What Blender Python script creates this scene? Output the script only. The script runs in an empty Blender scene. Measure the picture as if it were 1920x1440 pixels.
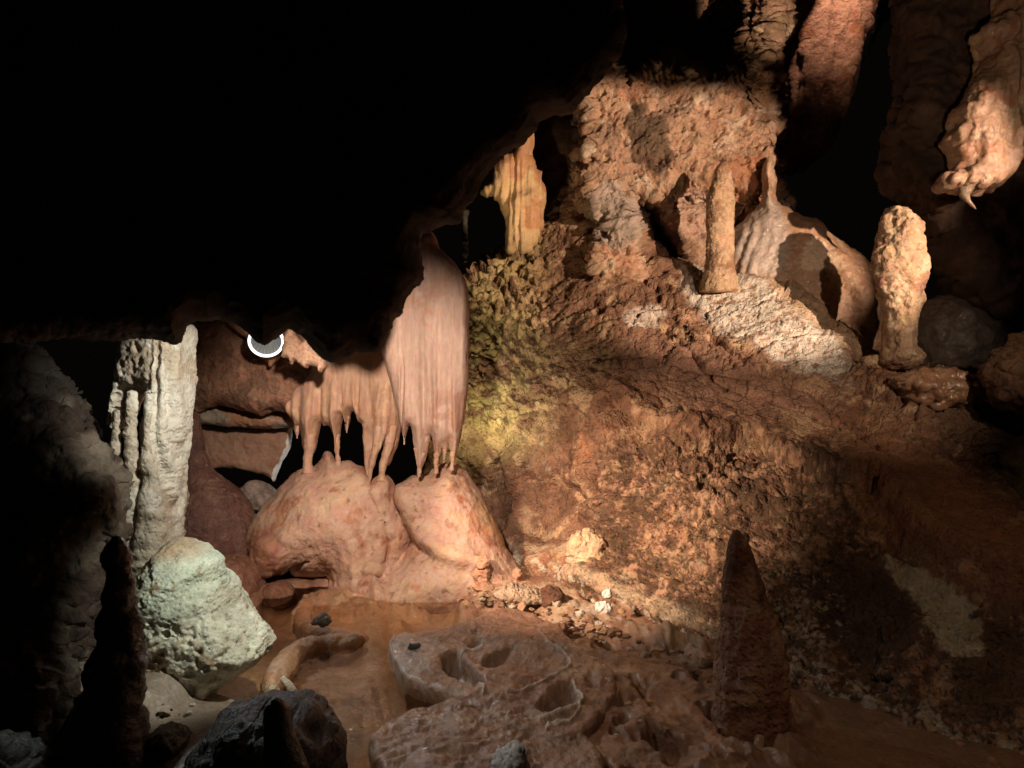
import bpy, math, random
import numpy as np
from mathutils import Vector

# ------------------------------------------------------------------ camera, world, lamps, exposure
F, CX, CY, CZ = 1387.0, 960.0, 720.0, 1.3       # focal length in photo pixels, principal point, eye height
sc = bpy.context.scene
sc.render.engine = 'CYCLES'
sc.cycles.use_denoising = True
sc.cycles.max_bounces = 6
sc.cycles.diffuse_bounces = 3
sc.cycles.transparent_max_bounces = 8
sc.cycles.sample_clamp_indirect = 4
sc.cycles.blur_glossy = 0.5
sc.view_settings.view_transform = 'Standard'
sc.view_settings.look = 'None'
sc.view_settings.exposure = 0
sc.view_settings.gamma = 1
sc.view_settings.use_curve_mapping = False

cam = bpy.data.cameras.new('camera')
cam.sensor_width = 36
cam.lens = F / 1920 * 36
cam.clip_start, cam.clip_end = 0.05, 200
cam_o = bpy.data.objects.new('camera', cam)
cam_o.location = (0, 0, CZ)
cam_o.rotation_euler = (math.radians(90), 0, 0)
sc.collection.objects.link(cam_o)
sc.camera = cam_o

world = bpy.data.worlds.new('World')
sc.world = world
world.use_nodes = True
bg = world.node_tree.nodes['Background']
bg.inputs[0].default_value = (1.0, 0.8, 0.66, 1)
bg.inputs[1].default_value = 0.0015             # no daylight reaches this chamber


def pt(px, py, Y):
    """world point seen at photo pixel (px, py) at depth Y"""
    return Vector(((px - CX) / F * Y, Y, CZ - (py - CY) / F * Y))


def spot(name, loc, aim, power, col, cone, blend=0.6, rad=0.03):
    l = bpy.data.lights.new(name, 'SPOT')
    l.energy, l.color, l.spot_size, l.spot_blend, l.shadow_soft_size = power, col, math.radians(cone), blend, rad
    o = bpy.data.objects.new(name, l)
    o.location = loc
    o.rotation_euler = (Vector(aim) - Vector(loc)).to_track_quat('-Z', 'Y').to_euler()
    sc.collection.objects.link(o)
    return o


WARM = (1.0, 0.72, 0.50)
#SPOTS
# flowstone curtain and mounds: lamps tucked behind the hanging roof rock
spot('cave_spotlight_mounds', pt(640, 430, 2.5), pt(745, 880, 4.9), 320, (1.0, 0.80, 0.66), 66, 0.8, 0.055)
spot('cave_spotlight_cliff', pt(300, 540, 2.6), pt(1160, 980, 4.5), 820, (1.0, 0.70, 0.49), 48, 1.0, 0.02)
spot('cave_spotlight_boulder', pt(730, 560, 2.65), pt(370, 1150, 3.1), 78, (1.0, 1.0, 0.86), 40, 0.6, 0.02)
spot('cave_spotlight_pale_column', pt(660, 520, 2.7), pt(310, 800, 3.6), 110, (1.0, 0.97, 0.86), 50, 0.9, 0.02)
spot('cave_spotlight_pillar', (3.6, 1.2, 2.4), pt(1275, 430, 6.1), 1850, (1.0, 0.72, 0.52), 32, 0.45, 0.02)
spot('added_spot_rib', (2.2, 1.2, 1.0), pt(1462, 50, 6.1), 1500, (1.0, 0.72, 0.50), 5.6, 0.9, 0.02)  # extra spot added only to brighten the rib beside the pillar top
spot('cave_spotlight_slope', (2.3, 1.6, 2.2), pt(1480, 640, 5.5), 230, (1.0, 0.74, 0.54), 44, 1.0, 0.02)
spot('cave_spotlight_wet_wall', (1.0, 1.2, 1.6), pt(1900, 90, 4.4), 150, (1.0, 0.70, 0.47), 24, 0.4, 0.02)
spot('cave_spotlight_cascade', pt(862, 790, 5.0), pt(935, 660, 6.1), 30, (1.0, 0.86, 0.52), 150, 0.9, 0.02)
spot('cave_spotlight_red_wall', pt(1600, -330, 6.2), pt(1550, 20, 7.4), 190, (1.0, 0.68, 0.50), 50, 1.0, 0.04)
spot('cave_spotlight_back_column', pt(850, 440, 4.6), pt(975, 370, 6.2), 40, (1.0, 0.72, 0.46), 26, 0.8, 0.03)
spot('cave_spotlight_rear_gap', pt(640, 900, 6.4), pt(520, 850, 5.3), 14, (0.8, 0.95, 1.0), 80, 0.9, 0.02)
spot('cave_spotlight_ring', pt(505, 672, 4.35), pt(820, 1330, 2.8), 40, (0.90, 0.96, 1.0), 84, 1.0, 0.03)
spot('cave_spotlight_foreground', pt(480, 450, 2.2), pt(900, 1330, 2.9), 28, (1.0, 0.80, 0.62), 70, 1.0, 0.03)
spot('fill_spot_lower_right', (1.5, 0.4, 2.7), pt(1700, 1150, 3.1), 48, (1.0, 0.68, 0.44), 62, 1.0, 0.06)  # added fill light for the lower right, not a lamp of the cave
#ENDSPOTS

# ------------------------------------------------------------------ noise
_rng = np.random.default_rng(7)
_perm = _rng.permutation(512).astype(np.int32)
_perm = np.concatenate([_perm, _perm, _perm])
_g = _rng.normal(size=(512, 3)).astype(np.float32)
_g /= np.linalg.norm(_g, axis=1)[:, None]
_j = _rng.random((512, 3)).astype(np.float32)


def _hash(i, j, k):
    return _perm[_perm[_perm[i & 511] + (j & 511)] + (k & 511)]


def perlin(p):
    p = np.asarray(p, np.float32)
    fi = np.floor(p)
    i = fi.astype(np.int32)
    f = p - fi
    u = f * f * f * (f * (f * 6 - 15) + 10)
    out = 0
    for dx in (0, 1):
        wx = u[:, 0] if dx else 1 - u[:, 0]
        for dy in (0, 1):
            wy = u[:, 1] if dy else 1 - u[:, 1]
            for dz in (0, 1):
                wz = u[:, 2] if dz else 1 - u[:, 2]
                g = _g[_hash(i[:, 0] + dx, i[:, 1] + dy, i[:, 2] + dz)]
                out = out + wx * wy * wz * (g[:, 0] * (f[:, 0] - dx) + g[:, 1] * (f[:, 1] - dy) + g[:, 2] * (f[:, 2] - dz))
    return out * 1.6


def fbm(p, o=4, gain=0.5):
    a, s, t = 1.0, 0.0, 0.0
    for k in range(o):
        s = s + a * perlin(p * 2.03 ** k + 17.3 * k)
        t += a
        a *= gain
    return s / t


def ridged(p, o=4, gain=0.5):
    a, s, t = 1.0, 0.0, 0.0
    for k in range(o):
        s = s + a * (1 - 2 * np.abs(perlin(p * 2.03 ** k + 9.1 * k)))
        t += a
        a *= gain
    return s / t


def worley(p):
    p = np.asarray(p, np.float32)
    fi = np.floor(p)
    i = fi.astype(np.int32)
    f = p - fi
    best = np.full(len(p), 9.0, np.float32)
    for dx in (-1, 0, 1):
        for dy in (-1, 0, 1):
            for dz in (-1, 0, 1):
                j = _j[_hash(i[:, 0] + dx, i[:, 1] + dy, i[:, 2] + dz)]
                d = (dx + j[:, 0] - f[:, 0]) ** 2 + (dy + j[:, 1] - f[:, 1]) ** 2 + (dz + j[:, 2] - f[:, 2]) ** 2
                best = np.minimum(best, d)
    return np.sqrt(best)


def sstep(a, b, x):
    t = np.clip((x - a) / (b - a), 0, 1)
    return t * t * (3 - 2 * t)


def blob(px, py, cx, cy, rx, ry, ang=0.0):
    """soft elliptical patch, 1 in the middle"""
    c, s = math.cos(math.radians(ang)), math.sin(math.radians(ang))
    dx, dy = px - cx, py - cy
    return np.exp(-(((dx * c + dy * s) / rx) ** 2 + ((-dx * s + dy * c) / ry) ** 2))


def detail(p, spec, ppx=None):
    """sum of displacement layers: (kind, amplitude m, (fx,fy,fz))"""
    s = np.zeros(len(p), np.float32)
    for kind, amp, fr in spec:
        q = p * np.asarray(fr if hasattr(fr, '__len__') else (fr, fr, fr), np.float32)
        if kind == 'f': s += amp * fbm(q, 4)
        elif kind == 'n': s += amp * perlin(q)
        elif kind == 'r': s += amp * ridged(q, 4)
        elif kind == 'w': s += amp * (0.55 - worley(q + 0.35 * perlin(q)[:, None]))
        elif kind == 'pit': s -= amp * sstep(0.42, 0.12, worley(q + 0.5 * perlin(q * 1.7)[:, None]))
        elif kind == 'crag':      # sharp broken steps
            n = fbm(q, 4) * 3.0
            s += amp * (np.floor(n) + sstep(0.55, 1.0, n - np.floor(n))) / 3.0
    return s


# ------------------------------------------------------------------ objects
COL = sc.collection


def tag(o, label=None, cat=None, group=None, kind=None):
    if label: o['label'] = label
    if cat: o['category'] = cat
    if group: o['group'] = group
    if kind: o['kind'] = kind
    return o


def empty(name, loc, label=None, cat=None, group=None):
    o = bpy.data.objects.new(name, None)
    o.empty_display_size = 0.05
    o.location = loc
    COL.objects.link(o)
    return tag(o, label, cat, group)


def make(name, v, faces, mat, col=None, parent=None, smooth=True):
    """link one mesh object from numpy arrays; origin at the base of the thing"""
    v = np.asarray(v, np.float32)
    lo, hi = v.min(0), v.max(0)
    org = np.array([(lo[0] + hi[0]) / 2, (lo[1] + hi[1]) / 2, lo[2]], np.float32)
    if parent is not None:
        org = np.array(parent.location, np.float32)
    me = bpy.data.meshes.new(name)
    faces = np.asarray(faces, np.int32)
    k = faces.shape[1]
    me.vertices.add(len(v))
    me.vertices.foreach_set('co', (v - org).ravel())
    me.loops.add(faces.size)
    me.loops.foreach_set('vertex_index', faces.ravel())
    me.polygons.add(len(faces))
    me.polygons.foreach_set('loop_start', np.arange(0, faces.size, k, dtype=np.int32))
    me.update(calc_edges=True)
    me.polygons.foreach_set('use_smooth', np.full(len(faces), smooth))
    if col is not None:
        a = me.color_attributes.new('Col', 'FLOAT_COLOR', 'POINT')
        c = np.ones((len(v), 4), np.float32)
        c[:, :3] = col
        a.data.foreach_set('color', c.ravel())
    me.materials.append(mat)
    me.validate()
    o = bpy.data.objects.new(name, me)
    COL.objects.link(o)
    if parent is not None:
        o.parent = parent
    else:
        o.location = org
    return o


def normals(v, f):
    n = np.zeros_like(v)
    a = np.cross(v[f[:, 2]] - v[f[:, 0]], v[f[:, 3 % f.shape[1]]] - v[f[:, 1]]) if f.shape[1] == 4 else \
        np.cross(v[f[:, 1]] - v[f[:, 0]], v[f[:, 2]] - v[f[:, 0]])
    for c in range(f.shape[1]):
        for d in range(3):
            n[:, d] += np.bincount(f[:, c], a[:, d], len(v))
    return n / np.maximum(np.linalg.norm(n, axis=1)[:, None], 1e-9)


def nets(val):
    """surface nets of the zero level of a 3-D array (inside < 0): vertices in grid units, quads"""
    nx, ny, nz = val.shape
    ins = val < 0
    c = np.zeros((nx - 1, ny - 1, nz - 1), np.int8)
    offs = [(a, b, d) for a in (0, 1) for b in (0, 1) for d in (0, 1)]
    for a, b, d in offs:
        c += ins[a:nx - 1 + a, b:ny - 1 + b, d:nz - 1 + d]
    act = (c > 0) & (c < 8)
    idx = np.full(c.shape, -1, np.int32)
    I = np.argwhere(act)
    idx[act] = np.arange(len(I))
    cv = {o: val[I[:, 0] + o[0], I[:, 1] + o[1], I[:, 2] + o[2]] for o in offs}
    s = np.zeros((len(I), 3), np.float32)
    n = np.zeros(len(I), np.float32)
    for a in offs:
        for ax in range(3):
            if a[ax] == 0:
                b = list(a); b[ax] = 1; b = tuple(b)
                va, vb = cv[a], cv[b]
                m = (va < 0) != (vb < 0)
                t = np.where(m, va / np.where(m, va - vb, 1), 0)
                p = np.tile(np.array(a, np.float32), (len(I), 1))
                p[:, ax] = t
                s += p * m[:, None]
                n += m
    v = I + s / n[:, None]
    quads = []
    for ax in range(3):
        o1, o2 = [(1, 2), (2, 0), (0, 1)][ax]
        sl0 = [slice(None)] * 3; sl1 = [slice(None)] * 3
        sl0[ax] = slice(0, -1); sl1[ax] = slice(1, None)
        ch = ins[tuple(sl0)] != ins[tuple(sl1)]
        E = np.argwhere(ch)
        E = E[(E[:, o1] > 0) & (E[:, o2] > 0) & (E[:, o1] < val.shape[o1] - 1) & (E[:, o2] < val.shape[o2] - 1)]
        def cell(d1, d2):
            q = E.copy(); q[:, o1] -= d1; q[:, o2] -= d2
            return idx[q[:, 0], q[:, 1], q[:, 2]]
        Q = np.stack([cell(1, 1), cell(0, 1), cell(0, 0), cell(1, 0)], 1)
        flip = ~ins[E[:, 0], E[:, 1], E[:, 2]]
        Q[flip] = Q[flip][:, ::-1]
        quads.append(Q)
    return v, np.concatenate(quads)


def pdist(px, py, poly):
    """signed distance (positive inside) to a closed polygon"""
    P = np.asarray(poly, np.float32)
    best = np.full(px.shape, 1e9, np.float32)
    ins = np.zeros(px.shape, bool)
    for (ax, ay), (bx, by) in zip(P, np.roll(P, -1, 0)):
        ex, ey = bx - ax, by - ay
        t = np.clip(((px - ax) * ex + (py - ay) * ey) / max(ex * ex + ey * ey, 1e-6), 0, 1)
        best = np.minimum(best, (px - ax - t * ex) ** 2 + (py - ay - t * ey) ** 2)
        if ay != by:
            ins ^= ((ay > py) != (by > py)) & (px < (bx - ax) * (py - ay) / (by - ay) + ax)
    d = np.sqrt(best)
    return np.where(ins, d, -d)


def ldist(px, py, line):
    best = np.full(px.shape, 1e9, np.float32)
    for (ax, ay), (bx, by) in zip(line[:-1], line[1:]):
        ex, ey = bx - ax, by - ay
        t = np.clip(((px - ax) * ex + (py - ay) * ey) / max(ex * ex + ey * ey, 1e-6), 0, 1)
        best = np.minimum(best, (px - ax - t * ex) ** 2 + (py - ay - t * ey) ** 2)
    return np.sqrt(best)


def tps(ctrl):
    """smooth depth surface through (px, py, Y) control points"""
    C = np.asarray(ctrl, np.float64)
    X = C[:, :2] / 500.0
    def U(a, b):
        r2 = ((a[:, None, :] - b[None]) ** 2).sum(-1)
        return r2 * np.log(r2 + 1e-9)
    n = len(X)
    A = np.zeros((n + 3, n + 3))
    A[:n, :n] = U(X, X) + 0.004 * np.eye(n)
    A[:n, n] = 1; A[:n, n + 1:] = X
    A[n:, :n] = A[:n, n:].T
    w = np.linalg.solve(A, np.concatenate([C[:, 2], [0, 0, 0]]))
    def f(px, py):
        q = np.stack([px.ravel(), py.ravel()], 1) / 500.0
        r = U(q, X) @ w[:n] + w[n] + q @ w[n + 1:]
        return r.reshape(px.shape)
    return f


def chaikin(poly, n=1):
    for _ in range(n):
        P = np.asarray(poly, float); Q = np.roll(P, -1, 0)
        poly = np.stack([P * .75 + Q * .25, P * .25 + Q * .75], 1).reshape(-1, 2)
    return poly


def smin(a, b, k):
    h = np.clip(0.5 + 0.5 * (b - a) / k, 0, 1)
    return b + (a - b) * h - k * h * (1 - h)


def relief(name, poly, Y, T, R, mat, colf, spec, step=3.0, wob=3.0, wf=0.03, flat=None, parent=None,
           ground=None, back=True, shape=None, lift=None, wn=11, smoothpoly=1, holes=(), post=None, power=2.0):
    """A solid body whose outline is traced at its real distance: `Y` is the depth (m) of its middle (number or
    function), T its half thickness, R the distance over which its edge rounds off. With `ground` = z the
    outline lies on that level instead and T is the half height."""
    P = chaikin(poly, smoothpoly) if smoothpoly else np.asarray(poly, float)
    lo, hi = P.min(0) - 3 * step - wob, P.max(0) + 3 * step + wob
    gx = np.arange(lo[0], hi[0], step, dtype=np.float32)
    gy = np.arange(lo[1], hi[1], step, dtype=np.float32)
    X, Yp = np.meshgrid(gx, gy, indexing='ij')
    q = np.stack([X.ravel() * wf, Yp.ravel() * wf, np.full(X.size, (len(name) * 3.7) % 50)], 1)
    wx = (wob * fbm(q, 3) * 1.5).reshape(X.shape)
    wy = (wob * fbm(q + 40, 3) * 1.5).reshape(X.shape)
    d = pdist(X + wx, Yp + wy, P)
    for h, hr in holes:
        dh = pdist(X + wx, Yp + wy, chaikin(h, 1))
        d = np.minimum(d, -dh)
    r = np.clip(d / R, -1.5, 1)
    edge = 1 - r
    if shape is not None:
        edge = shape(edge, X, Yp)
    w = np.linspace(-1.35, 1.35, wn).astype(np.float32)
    val = (np.abs(edge[:, :, None]) ** power + np.abs(w[None, None, :]) ** power) ** (1 / power) - 1
    v, f = nets(val)
    px = lo[0] + v[:, 0] * step
    py = lo[1] + v[:, 1] * step
    ww = -1.35 + v[:, 2] * (2.7 / (wn - 1))
    Tv = T(px, py) if callable(T) else T
    if ground is None:
        Yc = Y(px, py) if callable(Y) else Y
        yy = Yc + Tv * ww
        # the outline is extruded along the line of depth of the body's middle, so it keeps its real width
        p = np.stack([(px - CX) / F * (Yc + 0 * px), yy + 0 * px, CZ - (py - CY) / F * (Yc + 0 * px)], 1)
        if Tv is not None and np.max(Tv) > 0.2 and callable(Y):
            p = np.stack([(px - CX) / F * yy, yy, CZ - (py - CY) / F * yy], 1)
    else:
        g = ground
        Yg = (CZ - g) * F / (py - CY)
        p = np.stack([(px - CX) / F * Yg, Yg, g + Tv * ww], 1)
    p = p.astype(np.float32)
    f = f[:, :4]
    # orientation
    vol = np.einsum('ij,ij->i', p[f[:, 0]] - p.mean(0), np.cross(p[f[:, 1]] - p[f[:, 0]], p[f[:, 2]] - p[f[:, 0]])).sum()
    if vol < 0:
        f = f[:, ::-1]
    n = normals(p, f)
    if shape is None and post is not None:
        p = post(p, n, px, py, ww)
        n = normals(p, f)
    if spec:
        p = p + n * detail(p, spec)[:, None]
    if not back:
        keep = ww[f].min(1) < 0.6
        f = f[keep]
        used = np.unique(f)
        re = np.full(len(p), -1, np.int32); re[used] = np.arange(len(used))
        p, f, px, py = p[used], re[f], px[used], py[used]
    col = colf(p, px, py)
    return make(name, p, f, mat, col, parent)


def spire(name, prof, Y, mat, colf, spec, seg=48, rows=120, squash=1.0, flute=None, parent=None, tilt=0.0):
    """round tapering body (stalagmite, stalactite, column): prof = [(py, px centre, half width px)] at depth Y"""
    P = np.asarray(prof, float)
    s = np.linspace(0, 1, rows)
    L = np.concatenate([[0], np.cumsum(np.hypot(np.diff(P[:, 0]), 0.6 * np.diff(P[:, 2])))]); L /= L[-1]
    py = np.interp(s, L, P[:, 0]); cx = np.interp(s, L, P[:, 1]); hw = np.interp(s, L, P[:, 2])
    ker = np.ones(5) / 5
    for a in (cx, hw):
        a[2:-2] = np.convolve(a, ker, 'valid')
    th = np.linspace(0, 2 * np.pi, seg, endpoint=False)
    z = CZ - (py - CY) / F * Y
    r = hw / F * Y
    x0 = (cx - CX) / F * Y
    yc = Y + tilt * (z - z[-1])
    v = np.stack([x0[:, None] + r[:, None] * np.cos(th)[None], yc[:, None] + squash * r[:, None] * np.sin(th)[None],
                  np.repeat(z[:, None], seg, 1)], -1).reshape(-1, 3).astype(np.float32)
    i = np.arange(rows - 1)[:, None] * seg; j = np.arange(seg)[None]; k = (j + 1) % seg
    f = np.stack([i + j, i + seg + j, i + seg + k, i + k], -1).reshape(-1, 4)
    cap = np.array([[x0[0], yc[0], z[0] + (r[0] if z[0] > z[-1] else -r[0]) * 0.6], [x0[-1], yc[-1], z[-1]]], np.float32)
    nv = len(v)
    v = np.concatenate([v, cap])
    t0 = np.stack([np.full(seg, nv), j[0], k[0], k[0]], 1)
    b = (rows - 1) * seg
    t1 = np.stack([np.full(seg, nv + 1), b + k[0], b + j[0], b + j[0]], 1)
    tri = np.concatenate([np.stack([t0[:, 0], t0[:, 1], t0[:, 2]], 1), np.stack([t1[:, 0], t1[:, 1], t1[:, 2]], 1)])
    ftri = np.concatenate([f[:, [0, 1, 2]], f[:, [0, 2, 3]], tri])
    vol = np.einsum('ij,ij->i', v[ftri[:, 0]] - v.mean(0), np.cross(v[ftri[:, 1]] - v[ftri[:, 0]], v[ftri[:, 2]] - v[ftri[:, 0]])).sum()
    if vol < 0: ftri = ftri[:, ::-1]
    n = normals(v, ftri)
    if flute:
        a, nf = flute
        tt = np.concatenate([np.tile(th, rows), [0, 0]])
        rr = np.concatenate([np.repeat(r, seg), [0, 0]])
        v = v + n * (a * rr * np.sin(nf * tt + 2 * perlin(np.stack([tt, v[:, 2] * 2, tt * 0], 1))))[:, None]
    if spec:
        rr = np.concatenate([np.repeat(r, seg), [r[0], r[-1]]])
        amp = np.minimum(1, rr / max(r.max() * 0.35, 1e-6))
        v = v + n * (detail(v, spec) * amp)[:, None]
    ppx = CX + v[:, 0] / v[:, 1] * F; ppy = CY - (v[:, 2] - CZ) / v[:, 1] * F
    return make(name, v.astype(np.float32), ftri, mat, colf(v.astype(np.float32), ppx, ppy), parent)


# ------------------------------------------------------------------ materials
def rock_mat(name, rough=0.75, wet=0.0, bump=0.35, bs=60.0, mottle=0.35, ms=9.0, glint=0.0, streak=None, pits=0.0, base=None, crag=0.0, bd=0.02):
    m = bpy.data.materials.new(name)
    m.use_nodes = True
    N, L = m.node_tree.nodes, m.node_tree.links
    bsdf = N['Principled BSDF']
    geo = N.new('ShaderNodeNewGeometry')
    P = geo.outputs['Position']
    if streak:
        mp = N.new('ShaderNodeMapping'); mp.inputs['Scale'].default_value = streak
        L.new(P, mp.inputs[0]); P2 = mp.outputs[0]
    else:
        P2 = P
    def noise(vec, s, det=8, ro=0.6, dist=0.0):
        n = N.new('ShaderNodeTexNoise')
        n.inputs['Scale'].default_value = s; n.inputs['Detail'].default_value = det
        n.inputs['Roughness'].default_value = ro; n.inputs['Distortion'].default_value = dist
        L.new(vec, n.inputs['Vector']); return n.outputs[0]
    def math_(op, a, b=None, c=None):
        n = N.new('ShaderNodeMath'); n.operation = op
        for k, x in enumerate((a, b, c)):
            if x is None: continue
            if isinstance(x, (int, float)): n.inputs[k].default_value = x
            else: L.new(x, n.inputs[k])
        return n.outputs[0]
    def rng(x, a, b, c, d):
        n = N.new('ShaderNodeMapRange'); n.clamp = True
        L.new(x, n.inputs[0])
        for k, q in enumerate((a, b, c, d)): n.inputs[k + 1].default_value = q
        return n.outputs[0]
    if base is None:
        at = N.new('ShaderNodeAttribute'); at.attribute_name = 'Col'
        colr = at.outputs['Color']
    else:
        rg = N.new('ShaderNodeRGB'); rg.outputs[0].default_value = (*base, 1); colr = rg.outputs[0]
    n1 = noise(P2, ms, 10, 0.65, 0.4)
    n2 = noise(P2, ms * 7, 8, 0.7)
    k = math_('ADD', rng(n1, 0.3, 0.7, 1 - mottle, 1 + mottle), rng(n2, 0.35, 0.65, -mottle * .6, mottle * .6))
    vm = N.new('ShaderNodeVectorMath'); vm.operation = 'SCALE'
    L.new(colr, vm.inputs[0]); L.new(k, vm.inputs['Scale'])
    hs = N.new('ShaderNodeHueSaturation')
    L.new(vm.outputs[0], hs.inputs['Color'])
    L.new(rng(noise(P, ms * 1.7, 6), 0.3, 0.7, 0.485, 0.515), hs.inputs['Hue'])
    L.new(rng(noise(P, ms * 2.9, 6), 0.3, 0.7, 0.85, 1.15), hs.inputs['Saturation'])
    L.new(hs.outputs[0], bsdf.inputs['Base Color'])
    # bump
    b1 = noise(P2, bs, 10, 0.68, 0.3)
    b2 = noise(P, bs * 0.28, 8, 0.6, 0.8)
    h = math_('ADD', math_('MULTIPLY', b1, 0.35), b2)
    if crag:
        rn = N.new('ShaderNodeTexNoise'); rn.noise_type = 'RIDGED_MULTIFRACTAL'
        rn.inputs['Scale'].default_value = bs * 0.35; rn.inputs['Detail'].default_value = 6
        rn.inputs['Distortion'].default_value = 0.6
        L.new(P2, rn.inputs['Vector'])
        h = math_('SUBTRACT', h, math_('MULTIPLY', rn.outputs[0], crag))
    if pits:
        vo = N.new('ShaderNodeTexVoronoi'); vo.inputs['Scale'].default_value = bs * 0.9
        L.new(P2, vo.inputs['Vector'])
        h = math_('ADD', h, math_('MULTIPLY', rng(vo.outputs['Distance'], 0.0, 0.45, 0, 1), pits))
    bp = N.new('ShaderNodeBump')
    bp.inputs['Strength'].default_value = bump; bp.inputs['Distance'].default_value = bd
    L.new(h, bp.inputs['Height']); L.new(bp.outputs[0], bsdf.inputs['Normal'])
    wn_ = noise(P, 7.0, 5)
    L.new(rng(wn_, 0.4, 0.62, rough, max(0.12, rough - 0.45 * wet)), bsdf.inputs['Roughness'])
    bsdf.inputs['Specular IOR Level'].default_value = 0.3 + 0.3 * wet
    if wet > 0.25:
        bsdf.inputs['Coat Weight'].default_value = min(1, wet)
        bsdf.inputs['Coat Roughness'].default_value = 0.12
        bp2 = N.new('ShaderNodeBump'); bp2.inputs['Strength'].default_value = 0.5; bp2.inputs['Distance'].default_value = 0.012
        L.new(noise(P, 45, 3, 0.5), bp2.inputs['Height'])
        L.new(bp.outputs[0], bp2.inputs['Normal'])
        L.new(bp2.outputs[0], bsdf.inputs['Coat Normal'])
    return m


M_rough = rock_mat('rough_limestone', 0.85, 0.0, 1.0, 45, 0.35, 8, crag=0.25, bd=0.03)
M_cliff = rock_mat('corroded_limestone', 0.75, 0.2, 1.0, 55, 0.35, 10, pits=0.3, crag=0.3, bd=0.03)
M_flow = rock_mat('smooth_flowstone', 0.7, 0.2, 0.45, 60, 0.14, 6, pits=0.2)
M_curtain = rock_mat('drapery_flowstone', 0.66, 0.2, 0.4, 60, 0.24, 8, streak=(1, 1, 0.16))
M_wet = rock_mat('wet_flowstone', 0.5, 0.9, 0.4, 40, 0.3, 8)
M_shine = rock_mat('glistening_dark_rock', 0.6, 0.6, 1.0, 60, 0.4, 12, crag=0.3, bd=0.03)
M_pale = rock_mat('pale_calcite', 0.8, 0.0, 0.8, 55, 0.26, 8, pits=0.3, crag=0.15)
M_damp = rock_mat('damp_flowstone', 0.62, 0.35, 0.7, 45, 0.3, 8, crag=0.15)
M_black = rock_mat('black_wet_rock', 0.5, 0.24, 1.0, 60, 0.4, 12, crag=0.3, bd=0.025)
M_dark = rock_mat('dark_roof_rock', 0.8, 0.1, 0.8, 25, 0.4, 5)
M_floor = rock_mat('cave_floor_calcite', 0.6, 0.8, 0.7, 50, 0.3, 7, crag=0.15)
M_plate = rock_mat('rimstone_calcite', 0.55, 0.85, 0.9, 50, 0.3, 8, crag=0.2)


# ------------------------------------------------------------------ colours (albedo, varied by mineral patches)
def mixc(a, b, t):
    return a * (1 - t[:, None]) + np.asarray(b, np.float32)[None] * t[:, None]


def base_col(c, var=(), scale=3.0):
    c = np.asarray(c, np.float32)
    def f(p, px, py):
        out = np.tile(c[None], (len(p), 1))
        for k, (c2, th, sc_) in enumerate(var):
            n = fbm(p * sc_ + 31.7 * (k + 1), 5, 0.6)
            out = mixc(out, c2, sstep(th - 0.07, th + 0.07, n))
        return out
    return f


BROWN = (0.30, 0.165, 0.095); DBROWN = (0.13, 0.06, 0.032); TAN = (0.46, 0.29, 0.17); PINK = (0.52, 0.29, 0.20)
PALE = (0.62, 0.55, 0.44); WHITE = (0.70, 0.67, 0.62); RUST = (0.33, 0.165, 0.085); YEL = (0.50, 0.39, 0.18); GREY = (0.33, 0.29, 0.26)

# ------------------------------------------------------------------ THE SETTING: walls
slope_Y = tps([
    (800, 450, 7.2), (880, 520, 6.5), (900, 700, 5.95), (900, 830, 5.65), (820, 700, 6.0), (820, 900, 5.8), (960, 850, 5.5),
    (1000, 600, 6.2), (1050, 500, 6.5), (1000, 470, 6.7), (900, 450, 7.0), (1080, 400, 6.7), (940, 950, 5.6), (930, 1090, 5.2),
    (970, 900, 5.4), (1000, 1000, 5.15), (1100, 950, 5.0), (1100, 700, 5.5), (1150, 600, 5.7), (1150, 800, 4.95), (1150, 900, 4.75),
    (1130, 1040, 4.62), (1050, 1090, 4.75), (1150, 1120, 4.35), (1100, 1300, 4.2),
    (1200, 1160, 3.98), (1340, 1230, 3.45), (1500, 1290, 3.08), (1700, 1370, 2.70), (1920, 1440, 2.44), (2200, 1560, 2.0),
    (1200, 1000, 4.45), (1300, 900, 4.35), (1300, 1000, 4.1), (1300, 1120, 3.75), (1450, 1100, 3.5), (1500, 1000, 3.6), (1500, 1180, 3.28),
    (1700, 1200, 2.95), (1700, 1050, 3.25), (1700, 900, 3.9), (1920, 1250, 2.68), (1920, 1080, 2.95), (1900, 970, 3.5), (1800, 870, 4.1),
    (2200, 1200, 2.5), (2200, 1000, 3.2),
    (1200, 540, 6.1), (1300, 560, 5.9), (1400, 530, 5.9), (1500, 600, 5.45), (1600, 660, 5.2), (1400, 700, 5.1), (1500, 750, 4.8),
    (1600, 800, 4.5), (1700, 740, 4.75), (1400, 850, 4.55), (1200, 760, 5.0), (1800, 720, 4.9), (1250, 650, 5.45), (1500, 880, 4.1),
    (1150, 450, 6.5), (1250, 480, 6.3)])


def corr(p):
    w = 0.35 * fbm(p * 6 + 2, 3)[:, None]
    return 0.45 * fbm(p * (26, 20, 24) + 3 + w * 3, 4, 0.7) + 0.35 * fbm(p * 8 + 5, 5, 0.7) - 0.05 + 0.12 * fbm(p * 2.5, 3)


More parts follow.
